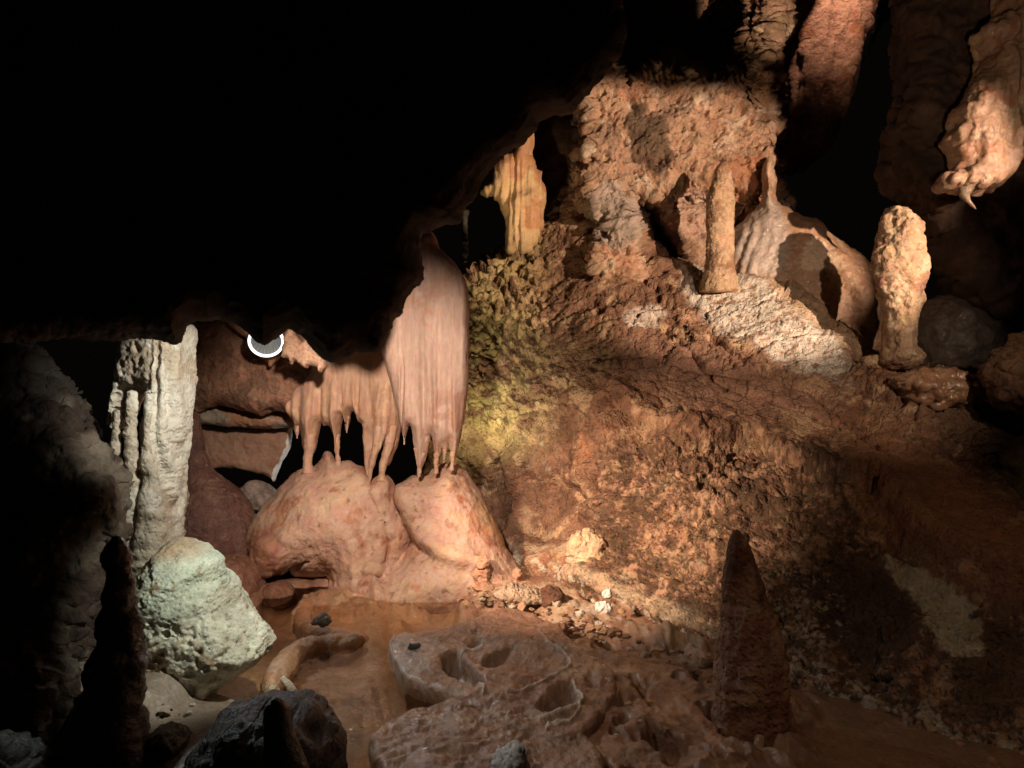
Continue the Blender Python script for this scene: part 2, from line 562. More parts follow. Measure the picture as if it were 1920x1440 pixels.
def wall_col(p, px, py):
    c = base_col((0.235, 0.125, 0.075), [(RUST, 0.25, 2.2), ((0.16, 0.08, 0.045), 0.12, 3.5), ((0.42, 0.27, 0.16), 0.16, 5.0)])(p, px, py)
    n = fbm(p * 2.5, 5, 0.65); m = fbm(p * 9 + 5, 5, 0.7); hf = fbm(p * 22 + 9, 4, 0.7)
    # lichen-yellow cascade behind the curtain
    y = sstep(1070, 930, px) * sstep(900, 780, py) * sstep(-0.25, 0.12, n + 0.6 * m)
    c = mixc(c, YEL, 0.92 * y)
    # white calcite crust below the thin column, with rusty veins
    wpatch = sstep(0.35, 0.6, blob(px, py, 1430, 605, 200, 70, 33) + 0.35 * n + 0.22 * m)
    c = mixc(c, (0.56, 0.50, 0.42), wpatch)
    c = mixc(c, (0.52, 0.36, 0.22), sstep(0.15, 0.3, blob(px, py, 1520, 560, 120, 50, 38) - wpatch * .3 + 0.4 * m) * 0.7)
    st_ = fbm(np.stack([p[:, 0] * 9 + p[:, 2] * 6, p[:, 2] * 26 - p[:, 0] * 10, p[:, 1] * 6], 1), 5, 0.65)
    c = mixc(c, RUST, sstep(0.10, 0.20, st_ + 0.3 * hf) * wpatch * 0.8)
    c = mixc(c, (0.16, 0.10, 0.07), sstep(0.24, 0.30, st_ + 0.3 * m) * wpatch * 0.7)
    c = mixc(c, (0.60, 0.50, 0.42), sstep(0.4, 0.65, blob(px, py, 1205, 600, 50, 30, -20) + 0.4 * m) * 0.8)
    # purplish smooth slope
    c = mixc(c, (0.26, 0.145, 0.10), 0.7 * sstep(0.25, 0.7, blob(px, py, 1330, 720, 240, 75, 12) + 0.3 * n))
    c = mixc(c, (0.33, 0.16, 0.085), 0.7 * sstep(0.3, 0.7, blob(px, py, 1750, 950, 260, 90, 35) + 0.2 * n))
    # dark and pale corrosion mottling of the lower cliff: raised pale skin, dark corroded hollows
    cl = sstep(780, 860, py) * sstep(1090, 1180, px + 0.2 * (py - 900)) * (1 - sstep(0.3, 0.6, blob(px, py, 1780, 960, 260, 95, 35)))
    q = corr(p)
    c = mixc(c, (0.45, 0.275, 0.175), cl * 0.85 * sstep(-0.02, 0.10, q))
    c = mixc(c, (0.10, 0.06, 0.035), cl * 0.85 * sstep(0.0, -0.06, q))
    # shade on the right hand face, painted in as dark patches
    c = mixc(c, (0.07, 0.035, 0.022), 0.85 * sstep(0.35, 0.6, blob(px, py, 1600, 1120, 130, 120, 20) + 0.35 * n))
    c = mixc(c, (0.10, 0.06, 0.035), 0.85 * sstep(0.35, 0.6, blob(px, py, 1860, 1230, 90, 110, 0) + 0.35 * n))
    c = mixc(c, (0.50, 0.45, 0.32), 0.9 * sstep(0.40, 0.62, blob(px, py, 1775, 1130, 55, 100, -20) + 0.6 * n + 0.6 * m))
    c = mixc(c, (0.50, 0.44, 0.33), 0.9 * sstep(0.42, 0.66, blob(px, py, 1740, 1070, 120, 35, 25) + 0.8 * n + 0.8 * m))
    c = mixc(c, (0.52, 0.46, 0.36), 0.85 * sstep(0.08, 0.22, hf + m) * sstep(-60, 40, py - (1290 + (px - 1500) * 0.33)) * sstep(1440, 1520, px))
    c = mixc(c, (0.55, 0.42, 0.30), 0.8 * sstep(0.10, 0.2, hf + .6 * m) * sstep(0.2, 0.5, blob(px, py, 1490, 1130, 70, 90, 0)))
    c = mixc(c, (0.55, 0.49, 0.38), 0.8 * sstep(0.05, 0.16, m + 0.3 * hf) * sstep(30, 0, np.abs(py - (1175 + (px - 1200) * 0.36)) - 45))
    # bright fillet at the foot of the wall behind the mounds
    c = mixc(c, (0.50, 0.35, 0.23), 0.7 * sstep(0.3, 1.0, blob(px, py, 1040, 1032, 90, 19, 0) + 0.9 * m))
    c = mixc(c, (0.58, 0.43, 0.29), 0.75 * sstep(20, 4, ldist(px, py, [(1080, 1075), (1150, 1100), (1250, 1145), (1350, 1190)]) + 40 * m))
    return c


def wall_post(p, n, px, py, ww):
    z = p[:, 2]; x = p[:, 0]
    s = np.zeros(len(p), np.float32)
    n1 = fbm(p * 1.6, 3); n2 = fbm(p * 5, 3)
    # terraced flowstone cascade: shelves that bulge to a lip and drop back below it
    m = sstep(1090, 960, px + 40 * n1) * sstep(880, 800, py)
    t = (z * 4.4 + x * 2.6 + 3.0 * n1 + 0.8 * n2)
    fr = 1 - (t - np.floor(t))
    s += m * ((0.10 + 0.10 * n1) * fr ** 1.4 * sstep(1.0, 0.88, fr) - 0.05)
    s += m * 0.018 * np.sin((x * 95 + 6 * n2)) * sstep(0.3, 0.9, fr)
    t2 = t * 2.3 + n2 * 2
    s += m * 0.035 * (1 - (t2 - np.floor(t2)))
    # rough medium relief everywhere, weaker on the smooth apron
    apron = np.clip(blob(px, py, 1440, 600, 170, 60, 33) + blob(px, py, 1330, 720, 240, 75, 12) + blob(px, py, 1750, 950, 260, 95, 35), 0, 1)
    s += (1 - 0.6 * apron) * (1 - 0.7 * m) * (0.10 * fbm(p * 1.3 + 4, 3) + 0.07 * ridged(p * 2.6, 5, 0.6) + (0.03 - 0.015 * sstep(1430, 1560, px)) * fbm(p * 10, 5, 0.68))
    st = (z * 3.2 - x * 1.1 + 1.2 * n1 + 0.4 * n2)
    s += 0.05 * (st - np.floor(st)) * (1 - 0.5 * apron) * sstep(1060, 1120, px)
    # recessed smooth bay of the cliff and its lip
    s -= 0.10 * sstep(0, 28, pdist(px, py, [(960, 870), (1010, 880), (1100, 905), (1118, 940), (1100, 960), (1135, 985), (1140, 1060), (1080, 1020), (1000, 1060), (965, 1000)]))
    s -= 0.10 * sstep(0, 10, pdist(px, py, [(1062, 945), (1085, 940), (1120, 935), (1112, 950), (1080, 955)]))
    # vertical edge of the buttress
    s += 0.07 * sstep(-5, 14, px - (1130 + 8 * n2 * 3 + np.where(py < 1000, 0, (py - 1000) * -0.3))) * sstep(720, 780, py) * sstep(1200, 1120, px)
    # corrosion hollows on the lower cliff
    cl = sstep(800, 870, py) * sstep(1090, 1180, px)
    s -= cl * (1 - apron) * (0.034 - 0.024 * sstep(1430, 1560, px)) * sstep(0.03, -0.08, corr(p))
    # the smooth apron ends in a lip; the corroded face below it stands back
    yl = np.interp(px, [1130, 1200, 1330, 1420, 1500, 1560, 1640, 1700, 1800, 1920, 2300], [735, 785, 835, 820, 860, 905, 900, 985, 1045, 1075, 1250]) + 25 * n2 + 14 * n1
    s += 0.05 * np.exp(-((py - yl + 12) / 16) ** 2) * sstep(1120, 1160, px)
    s -= 0.07 * sstep(-10, 60, py - yl) * sstep(1380, 1520, px) + 0.06 * sstep(-4, 18, py - yl) * sstep(1140, 1180, px)
    # scooped dark alcoves in the right hand face
    s -= 0.06 * sstep(0.25, 0.75, blob(px, py, 1610, 1130, 105, 105, 20) + 0.25 * n2)
    s -= 0.04 * sstep(0.25, 0.75, blob(px, py, 1880, 1220, 60, 90, 0) + 0.25 * n2)
    # long diagonal breaks across the slope
    for line, dep, wd in (([(1000, 830), (1030, 770), (1075, 715), (1110, 690)], .05, 4), ([(1230, 610), (1290, 660), (1340, 720), (1400, 745)], .05, 4), ([(1330, 640), (1420, 700), (1520, 740), (1600, 800)], .05, 4),
                          ([(1120, 700), (1250, 690), (1400, 715)], .035, 3), ([(1450, 760), (1580, 800), (1660, 860)], .05, 5), ([(1600, 720), (1700, 790), (1790, 860)], .06, 6)):
        s -= dep * np.exp(-((ldist(px, py, line) + 8 * n2) / wd) ** 2)
    # fine cracks radiating over the slope
    cr = sstep(0.93, 1.0, 1 - np.abs(perlin(np.stack([x * 6 + z * 5, z * 14 - x * 5, p[:, 1] * 3], 1) + 0.7 * n2[:, None])))
    s -= 0.028 * cr * sstep(520, 560, py) * sstep(900, 800, py)
    # dark hollows seen on the slope
    for cx, cy, r in ((1607, 795, 15), (1362, 732, 9), (1640, 895, 20), (1480, 835, 14), (1690, 765, 12)):
        s -= 0.11 * sstep(1.0, 0.55, np.hypot((px - cx) / r, (py - cy) / (r * 0.9)) + 0.25 * n2)
    # strips of layered stone at the foot
    s += 0.06 * sstep(26, 4, ldist(px, py, [(1080, 1080), (1150, 1106), (1250, 1150), (1350, 1196), (1500, 1255)]) + 26 * n2 + 14 * n1)
    s -= 0.5 * sstep(-2, 8, pdist(px, py, [(924, 868), (938, 858), (952, 880), (957, 925), (956, 965), (944, 985), (932, 950)]) + 5 * n2)
    s -= 0.12 * sstep(0, 10, pdist(px, py, [(962, 900), (972, 885), (984, 862), (990, 872), (980, 895), (966, 908)]) + 4 * n2)
    return p + n * s[:, None]


wall = relief('cave_wall', [(790, 620), (800, 560), (870, 520), (905, 490), (950, 460), (1010, 420), (1050, 330), (1100, 330), (1150, 350), (1185, 400),
    (1210, 440), (1240, 480), (1280, 505), (1330, 517), (1375, 508), (1440, 520), (1490, 540), (1530, 570), (1548, 610), (1585, 632), (1612, 662), (1615, 684),
    (1660, 690), (1720, 700), (1800, 705), (1835, 725), (1815, 760), (1745, 775), (1745, 800), (1790, 850), (1850, 905), (1930, 975), (2050, 1050),
    (2330, 1180), (2330, 1700), (1700, 1700), (1300, 1500), (1100, 1330), (1050, 1180), (930, 1130), (790, 1100)],
    lambda a, b: slope_Y(a, b) + 0.35, 0.35, 22, M_cliff, wall_col, [('f', 0.010, 14), ('r', 0.009, 22), ('f', 0.004, 60)], step=2.4, wob=5, wf=0.02,
    back=False, post=wall_post, wn=9)
tag(wall, 'long corroded brown rock slope and cliff filling the right side', kind='structure')

# dim recessed wall left of the pillar, behind the slim fluted column
back_wall = relief('cave_wall', [(985, 200), (1040, 195), (1120, 170), (1180, 200), (1180, 480), (1050, 540), (960, 500), (1015, 440), (1030, 380), (1000, 300)],
    7.2, 0.25, 60, M_rough, base_col((0.12, 0.07, 0.04), [((0.09, 0.05, 0.03), 0.1, 3)]), [('r', 0.05, 3), ('f', 0.02, 12), ('f', 0.008, 40)], step=3, wob=5, back=False)
tag(back_wall, 'dim brown back wall between the slim fluted column and the pillar', kind='structure')


# the rough pillar of rock at top centre right
def pil_Y(px, py):
    y = 6.35 + 0.0006 * (px - 1280) - 0.0004 * (py - 250)
    rec = sstep(0, 26, pdist(px, py, [(1150, -200), (1405, -200), (1402, 30), (1395, 100), (1412, 138), (1330, 150), (1240, 122), (1168, 165), (1140, 120)]))
    niche = sstep(0, 30, pdist(px, py, [(1175, 355), (1215, 352), (1250, 375), (1285, 440), (1320, 500), (1340, 520), (1310, 560), (1240, 540), (1195, 470), (1165, 400)]))
    rib = np.exp(-(((px - (1452 - 0.1 * (py - 60))) / 26) ** 2)) * sstep(230, 120, py)
    return y + 1.1 * rec + 0.8 * niche - 0.30 * rib + 0.25 * sstep(330, 390, py) * sstep(1180, 1260, px)


def pil_col(p, px, py):
    c = base_col((0.44, 0.275, 0.18), [((0.33, 0.215, 0.14), 0.12, 4), ((0.55, 0.42, 0.31), 0.22, 6), ((0.42, 0.23, 0.14), 0.22, 3)])(p, px, py)
    n = fbm(p * 6, 4)
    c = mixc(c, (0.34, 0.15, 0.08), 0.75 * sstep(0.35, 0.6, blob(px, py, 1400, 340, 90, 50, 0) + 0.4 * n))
    c = mixc(c, (0.10, 0.065, 0.04), 0.85 * sstep(0.4, 0.55, blob(px, py, 1212, 270, 48, 75, -15) + 0.5 * n))  # shadowed area of the pillar put into the colour
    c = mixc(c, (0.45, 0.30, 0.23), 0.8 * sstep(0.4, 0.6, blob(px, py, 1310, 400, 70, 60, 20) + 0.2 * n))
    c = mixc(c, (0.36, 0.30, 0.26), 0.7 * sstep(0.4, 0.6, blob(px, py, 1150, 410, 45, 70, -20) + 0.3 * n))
    return c


def pil_post(p, n, px, py, ww):
    q = p * (1, 1, 0.8)
    s = 0.10 * ridged(q * 2.2, 3, 0.5) + 0.115 * fbm(q * 4.5, 6, 0.7)
    rg = sstep(290, 340, py) * sstep(1110, 1160, px)
    w = worley(q * 8 + 0.9 * fbm(q * 6, 4)[:, None])
    s = s - 0.06 * sstep(0.40, 0.18, w) + 0.03 * rg * fbm(p * 14, 4, 0.7)
    t = fbm(q * 2.6 + 7, 4, 0.6) * 6
    s = s + 0.035 * (t - np.floor(t))
    return p + n * s[:, None]


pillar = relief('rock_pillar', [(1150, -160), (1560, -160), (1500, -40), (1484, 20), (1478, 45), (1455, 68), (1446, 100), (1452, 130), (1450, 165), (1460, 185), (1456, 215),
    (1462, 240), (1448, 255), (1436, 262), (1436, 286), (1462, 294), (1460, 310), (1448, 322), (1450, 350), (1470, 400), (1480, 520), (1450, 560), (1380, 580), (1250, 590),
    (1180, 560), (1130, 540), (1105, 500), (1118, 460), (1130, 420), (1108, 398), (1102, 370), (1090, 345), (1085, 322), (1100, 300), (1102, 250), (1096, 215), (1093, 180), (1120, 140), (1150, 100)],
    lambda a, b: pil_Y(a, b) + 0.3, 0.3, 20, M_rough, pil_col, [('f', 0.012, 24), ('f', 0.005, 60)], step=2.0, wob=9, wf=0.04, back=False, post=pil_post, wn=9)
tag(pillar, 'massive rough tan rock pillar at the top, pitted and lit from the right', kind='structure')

near = relief('cave_ceiling', [(2650, -1200), (2660, -240), (2850, -215), (3050, -222), (3200, -206), (3500, -215), (3900, -200), (3900, -1200)], 2.0, 0.22, 60, M_dark,  # unseen block added to cut off the upper beam of the pillar spot
    base_col((0.10, 0.06, 0.042)), [('f', 0.015, 5), ('f', 0.006, 20)], step=10, wob=10)
tag(near, 'added unseen rock block beside the right hand lamp, shading the pillar top', kind='structure')

# reddish wall far behind, top right
red = relief('red_rock_wall', [(1500, -120), (1720, -120), (1650, -10), (1622, 40), (1600, 100), (1585, 160), (1560, 230), (1520, 300), (1440, 320), (1440, 240), (1470, 225), (1474, 180), (1484, 120), (1494, 60), (1502, 0)],
    7.6, 0.30, 24, M_rough, base_col((0.46, 0.25, 0.165), [((0.3, 0.13, 0.07), 0.15, 3)]),
    [('r', 0.12, (2.6, 2.6, 0.6)), ('f', 0.022, (5, 5, 3)), ('f', 0.010, 16), ('f', 0.005, 40)], step=2, wob=5)
tag(red, 'reddish fluted rock wall glowing far behind the pillar at the top', kind='structure')
gw = relief('grey_rock_wall', [(1660, -120), (1760, -120), (1700, -20), (1650, 60), (1600, 130), (1560, 190), (1500, 260), (1470, 240), (1500, 200), (1560, 130), (1600, 70), (1600, -60)],
    7.75, 0.35, 50, M_shine, base_col((0.035, 0.031, 0.03)), [('r', 0.05, (3, 3, 1.5)), ('f', 0.05, 8), ('f', 0.012, 40)], step=3, wob=5)
tag(gw, 'wet dark grey rock edge running down beside the reddish wall', kind='structure')

# dark wall at the right edge that carries the wet flowstone
rw = relief('dark_rock_wall', [(1700, -200), (1690, 60), (1695, 150), (1682, 250), (1658, 310), (1680, 350), (1730, 385), (1752, 440), (1770, 520), (1850, 590), (1915, 610), (2400, 700), (2400, -200)],
    lambda a, b: 5.6 - 0.0012 * (a - 1700) , 0.45, 60, M_dark, base_col((0.045, 0.026, 0.018), [((0.08, 0.045, 0.028), 0.2, 3)]),
    [('r', 0.12, 1.8), ('f', 0.04, 8), ('f', 0.012, 30)], step=4, wob=9, back=False)
tag(rw, 'nearly black rock wall at the right edge behind the wet flowstone', kind='structure')

# ------------------------------------------------------------------ hanging roof rock (dark, upper left)
roof_poly = [(-500, -500), (1250, -500), (1160, -60), (1158, 20), (1166, 50), (1160, 95), (1135, 135), (1108, 170), (1090, 192), (1070, 212), (1040, 213), (1010, 230),
    (998, 250), (985, 268), (955, 290), (925, 322), (905, 348), (893, 372), (876, 390), (866, 400), (868, 418), (858, 426), (838, 428), (812, 440), (797, 442), (793, 470),
    (796, 500), (797, 528), (780, 538), (772, 548), (762, 560), (752, 585), (735, 600), (730, 618), (722, 640), (710, 660), (690, 658), (672, 656), (650, 664),
    (622, 674), (612, 668), (598, 656), (585, 640), (570, 628), (552, 618), (540, 616), (526, 628), (512, 640), (500, 652), (485, 648), (470, 638), (455, 626),
    (436, 612), (410, 606), (370, 606), (352, 612), (349, 628), (340, 644), (326, 648), (300, 640), (262, 636), (236, 640), (180, 640), (120, 634), (60, 640), (0, 640), (-500, 660)]


def roof_Y(px, py):
    return 1.62 + 0.0002 * np.clip(px - 300, 0, 900) + 0.10 * fbm(np.stack([px * .004, py * .004, 0 * px], 1), 3)


roof = relief('cave_ceiling', roof_poly, lambda a, b: roof_Y(a, b) + 0.10, 0.22, 70, M_dark, base_col((0.10, 0.06, 0.042), [((0.16, 0.09, 0.06), 0.15, 2)]),
    [('f', 0.030, (2.5, 2.5, 1.4)), ('f', 0.006, 12), ('f', 0.003, 40)], step=3, wob=4, wf=0.06, smoothpoly=0)
tag(roof, 'black unlit roof rock hanging over the upper left', kind='structure')

lip = relief('cave_ceiling', [(560, -200), (780, -200), (730, 300), (726, 500), (720, 560), (712, 596), (700, 618), (690, 634), (672, 630), (655, 620), (636, 626), (622, 616), (608, 590), (604, 500), (590, 300)], 3.9, 0.12, 22, M_dark,
    base_col((0.10, 0.06, 0.042)), [('f', 0.015, 6), ('f', 0.006, 24)], step=3, wob=3)
tag(lip, 'dark lip of the roof rock in front of the curtain', kind='structure')

# rock walls at the left
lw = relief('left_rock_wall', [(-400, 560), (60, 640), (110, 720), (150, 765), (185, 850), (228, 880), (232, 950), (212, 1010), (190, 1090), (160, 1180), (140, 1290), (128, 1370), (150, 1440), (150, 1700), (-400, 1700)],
    lambda a, b: 3.35 - 0.0012 * (b - 900) + 0.0004 * (a - 100), 0.35, 60, M_rough, lambda p, px, py: mixc(base_col((0.15, 0.12, 0.09), [((0.06, 0.04, 0.03), 0.02, 2.5), ((0.24, 0.20, 0.16), 0.22, 4)])(p, px, py), (0.03, 0.022, 0.018), 0.9 * sstep(800, 740, py + 40 * fbm(p * 4, 3))),  # unlit upper part of the wall is painted near black
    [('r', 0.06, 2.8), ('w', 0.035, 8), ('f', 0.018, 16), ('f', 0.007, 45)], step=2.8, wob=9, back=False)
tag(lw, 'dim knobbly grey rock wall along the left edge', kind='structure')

# wall and ledge behind the lamp
lb = relief('ledge_wall', [(318, 590), (560, 590), (760, 600), (760, 730), (600, 765), (556, 778), (530, 768), (500, 772), (482, 768), (455, 760), (430, 754), (400, 756), (372, 768), (352, 776), (318, 790)],
    5.15, 0.22, 26, M_rough, base_col((0.30, 0.16, 0.10), [((0.20, 0.11, 0.07), 0.08, 4), ((0.38, 0.22, 0.14), 0.18, 6)]),
    [('r', 0.035, 3), ('f', 0.015, 14), ('f', 0.007, 45)], step=2.2, wob=4, back=False)
tag(lb, 'brown rock wall behind the ring lamp, ending in a ledge', kind='structure')

# ------------------------------------------------------------------ floor with the pool basin
pool_poly = [(478, 1130), (540, 1100), (690, 1098), (860, 1098), (850, 1140), (862, 1165), (905, 1150), (960, 1150), (1010, 1180), (960, 1330), (870, 1400), (830, 1470), (700, 1480),
             (640, 1400), (628, 1345), (600, 1318), (540, 1312), (470, 1308), (420, 1300), (395, 1280), (430, 1200)]


def build_floor():
    gx = np.arange(-500, 2500, 2.8); gy = np.concatenate([np.arange(1000, 1480, 2.2), np.linspace(1482, 2600, 60)])
    X, Yp = np.meshgrid(gx, gy, indexing='ij')
    q = np.stack([X.ravel() * 0.01, Yp.ravel() * 0.02, 0 * X.ravel()], 1)
    wx = (fbm(q, 4) * 26).reshape(X.shape); wy = (fbm(q + 50, 4) * 12).reshape(X.shape)
    d = pdist(X + wx, Yp + wy, chaikin(pool_poly, 1))
    Yg = (CZ - 0.03) * F / (Yp - CY)
    x = (X - CX) / F * Yg
    p = np.stack([x.ravel(), Yg.ravel(), np.zeros(X.size)], 1).astype(np.float32)
    d = d.ravel(); px = X.ravel(); py = Yp.ravel()
    n1 = fbm(p * 2.2, 4); n2 = fbm(p * 8, 4)
    z = 0.035 + 0.02 * n1 + 0.008 * n2
    z = z * sstep(6, -14, d) + (-0.085 - 0.03 * n1 + 0.006 * n2 - 0.05 * sstep(1290, 1400, py)) * sstep(-14, 6, d) * 1.0
    # stubby drip mounds and ridges under water
    z += 0.055 * sstep(-10, 20, d) * np.maximum(0, blob(px, py, 700, 1180, 34, 60, 5) + 0.9 * blob(px, py, 610, 1150, 60, 30, 0))
    # lumpy pitted floor right of the rimstone
    m = sstep(1010, 1100, px) * sstep(1190, 1230, py) * sstep(1560, 1440, px)
    w = worley(p * (9, 7, 1) + 0.5 * n1[:, None])
    w2 = fbm(p * (5.5, 4.2, 1) + 11, 3)
    z += m * (0.04 + 0.05 * n1 - 0.10 * sstep(0.08, 0.30, w2) - 0.06 * sstep(0.32, 0.1, w) * sstep(-0.1, 0.1, n1) + 0.03 * ridged(p * (4, 4, 1), 4, 0.6))
    z += 0.19 * sstep(-22, 60, pdist(px, py, [(690, 1124), (700, 1090), (760, 1040), (900, 1040), (960, 1080), (905, 1104), (860, 1116), (810, 1108), (750, 1122)]) + 40 * n2 + 25 * n1)
    z += 0.12 * sstep(-14, 26, pdist(px, py, [(545, 1140), (556, 1108), (606, 1096), (640, 1080), (700, 1070), (704, 1110), (680, 1122), (600, 1130), (560, 1145)]) + 20 * n2)
    # crusty rubble shelf in front of the cliff foot
    m2 = sstep(0, 25, pdist(px, py, [(850, 1100), (930, 1092), (1060, 1098), (1120, 1140), (1200, 1180), (1340, 1240), (1330, 1270), (1150, 1225), (1060, 1195), (980, 1160), (900, 1140)]))
    z += m2 * (0.05 + 0.05 * ridged(p * 5, 4) + 0.02 * fbm(p * 20, 4))
    z += 0.10 * sstep(0, 40, pdist(px, py, [(200, 1230), (300, 1250), (400, 1296), (385, 1325), (330, 1370), (280, 1400), (200, 1460), (100, 1460), (120, 1300)]))
    # silt bank at the right front is smooth; the front left shelf stands higher
    z += 0.045 * sstep(0, 30, pdist(px, py, [(200, 1330), (300, 1305), (420, 1318), (560, 1312), (632, 1322), (640, 1360), (560, 1375), (420, 1395), (300, 1420), (120, 1460), (60, 1500), (-300, 1700), (-300, 1330)]))
    p[:, 2] = z
    c = base_col((0.30, 0.165, 0.10), [((0.20, 0.10, 0.06), 0.12, 3), ((0.40, 0.25, 0.16), 0.18, 4)])(p, px, py)
    c = mixc(c, (0.42, 0.235, 0.115), 0.75 * sstep(-4, 10, d) * sstep(-0.4, 0.2, n1 + 0.2))
    c = mixc(c, (0.26, 0.20, 0.13), 0.6 * sstep(-4, 10, d) * sstep(1290, 1360, py))
    c = mixc(c, (0.56, 0.33, 0.23), 0.9 * sstep(0.25, 0.6, blob(px, py, 780, 1085, 180, 34, 0)))
    c = mixc(c, (0.30, 0.24, 0.185), 0.9 * sstep(620, 500, px) * sstep(1290, 1310, py))
    c = mixc(c, (0.48, 0.34, 0.22), 0.7 * m2 * sstep(-0.1, 0.1, n2))
    c = mixc(c, (0.55, 0.50, 0.44), 0.5 * m2 * sstep(0.1, 0.2, fbm(p * 15, 4)))
    c = mixc(c, (0.22, 0.125, 0.07), 0.8 * sstep(1440, 1520, px) * sstep(1280, 1340, py))
    nx, ny = len(gx), len(gy)
    i = np.arange(nx - 1)[:, None] * ny; j = np.arange(ny - 1)[None]
    f = np.stack([i + j, i + j + 1, i + ny + j + 1, i + ny + j], -1).reshape(-1, 4)
    global FLOOR
    FLOOR = (gx, gy, z.reshape(nx, ny))
    return make('cave_floor', p, f, M_floor, c)


tag(build_floor(), 'brown calcite cave floor around the pool', kind='structure')

# water
mw = bpy.data.materials.new('pool_water'); mw.use_nodes = True
N, L = mw.node_tree.nodes, mw.node_tree.links
N.clear()
out = N.new('ShaderNodeOutputMaterial'); mx = N.new('ShaderNodeMixShader'); tr = N.new('ShaderNodeBsdfTransparent'); gl = N.new('ShaderNodeBsdfGlossy')
fr = N.new('ShaderNodeFresnel'); fr.inputs[0].default_value = 1.33
tr.inputs[0].default_value = (0.93, 0.86, 0.76, 1); gl.inputs['Roughness'].default_value = 0.02
ns = N.new('ShaderNodeTexNoise'); ns.inputs['Scale'].default_value = 5; bpn = N.new('ShaderNodeBump'); bpn.inputs['Strength'].default_value = 0.04
L.new(ns.outputs[0], bpn.inputs['Height']); L.new(bpn.outputs[0], gl.inputs['Normal']); L.new(bpn.outputs[0], fr.inputs['Normal'])
L.new(fr.outputs[0], mx.inputs[0]); L.new(tr.outputs[0], mx.inputs[1]); L.new(gl.outputs[0], mx.inputs[2]); L.new(mx.outputs[0], out.inputs[0])
c0, c1 = pt(360, 1085, 4.9), pt(1100, 1085, 4.9)
water = make('pool_water', [(-1.9, 2.0, 0), (0.6, 2.0, 0), (0.6, 4.95, 0), (-1.9, 4.95, 0)], [(0, 1, 2, 3)], mw)
tag(water, 'still clear shallow water over the orange pool bed', kind='structure')

# ------------------------------------------------------------------ flowstone mounds
def mound_col(p, px, py):
    c = base_col((0.50, 0.31, 0.22), [((0.52, 0.35, 0.23), 0.12, 2.5), ((0.41, 0.20, 0.12), 0.2, 3.2), ((0.36, 0.17, 0.10), 0.30, 7)])(p, px, py)
    n = fbm(p * 5, 4)
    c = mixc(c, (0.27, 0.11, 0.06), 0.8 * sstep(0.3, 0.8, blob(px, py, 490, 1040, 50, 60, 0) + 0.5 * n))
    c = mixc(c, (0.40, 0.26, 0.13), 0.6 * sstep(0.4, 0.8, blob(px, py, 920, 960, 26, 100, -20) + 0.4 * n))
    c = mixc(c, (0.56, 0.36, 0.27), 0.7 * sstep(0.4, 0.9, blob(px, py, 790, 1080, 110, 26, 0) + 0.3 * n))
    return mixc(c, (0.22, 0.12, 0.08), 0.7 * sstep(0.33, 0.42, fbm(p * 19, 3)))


mound_spec = [('f', 0.026, 2.2), ('r', 0.010, (7, 7, 3.5)), ('f', 0.007, 12), ('r', 0.004, (26, 26, 14)), ('f', 0.003, 55)]


def left_mound_post(p, n, px, py, ww):
    s = np.zeros(len(p), np.float32)
    # ridge of flow on its right side and undercut with a broken lip low on the left
    s += 0.05 * np.exp(-(ldist(px, py, [(672, 905), (705, 960), (712, 1010), (705, 1070)]) / 14) ** 2)
    s -= 0.16 * sstep(0, 9, pdist(px, py, [(520, 1082), (545, 1062), (572, 1050), (585, 1052), (560, 1070), (545, 1085)]))
    s += 0.05 * sstep(0, 18, pdist(px, py, [(465, 1050), (475, 1010), (500, 1000), (545, 1030), (540, 1060), (500, 1085), (470, 1082)]))
    n3 = fbm(p * 10, 3)
    s += 0.012 * ridged(p * (9, 9, 6), 3) * sstep(960, 1040, py + 60 * n3)
    return p + n * s[:, None]


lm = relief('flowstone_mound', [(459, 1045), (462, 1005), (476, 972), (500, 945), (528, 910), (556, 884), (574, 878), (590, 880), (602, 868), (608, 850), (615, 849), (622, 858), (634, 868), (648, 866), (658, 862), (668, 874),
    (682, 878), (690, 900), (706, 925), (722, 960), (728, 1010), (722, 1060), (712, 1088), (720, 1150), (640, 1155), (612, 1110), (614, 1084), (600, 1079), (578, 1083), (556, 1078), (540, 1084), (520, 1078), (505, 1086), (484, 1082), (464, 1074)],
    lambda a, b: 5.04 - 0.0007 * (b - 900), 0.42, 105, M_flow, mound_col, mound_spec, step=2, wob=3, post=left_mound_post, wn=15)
tag(lm, 'large rounded pinkish flowstone mound, broad and left of the pair, under the stalactites', 'mound')
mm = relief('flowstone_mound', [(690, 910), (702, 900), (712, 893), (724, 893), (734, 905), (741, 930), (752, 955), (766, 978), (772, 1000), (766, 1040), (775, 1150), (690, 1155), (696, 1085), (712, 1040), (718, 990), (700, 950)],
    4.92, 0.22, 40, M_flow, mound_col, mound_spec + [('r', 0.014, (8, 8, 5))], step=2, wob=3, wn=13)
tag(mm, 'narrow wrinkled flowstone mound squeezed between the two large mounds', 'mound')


def right_mound_post(p, n, px, py, ww):
    s = 0.05 * np.exp(-(ldist(px, py, [(760, 925), (775, 970), (800, 1010), (840, 1040), (890, 1055)]) / 16) ** 2)
    s -= 0.03 * np.exp(-(ldist(px, py, [(748, 960), (762, 1010), (800, 1040)]) / 12) ** 2)
    t = (px - 870) * 0.8 - (py - 880) * 0.42      # running ribs down its right flank
    s += 0.006 * np.sin(t * 0.55 + 3 * fbm(p * 6, 3)) * sstep(-15, 20, t)
    return p + n * s[:, None]


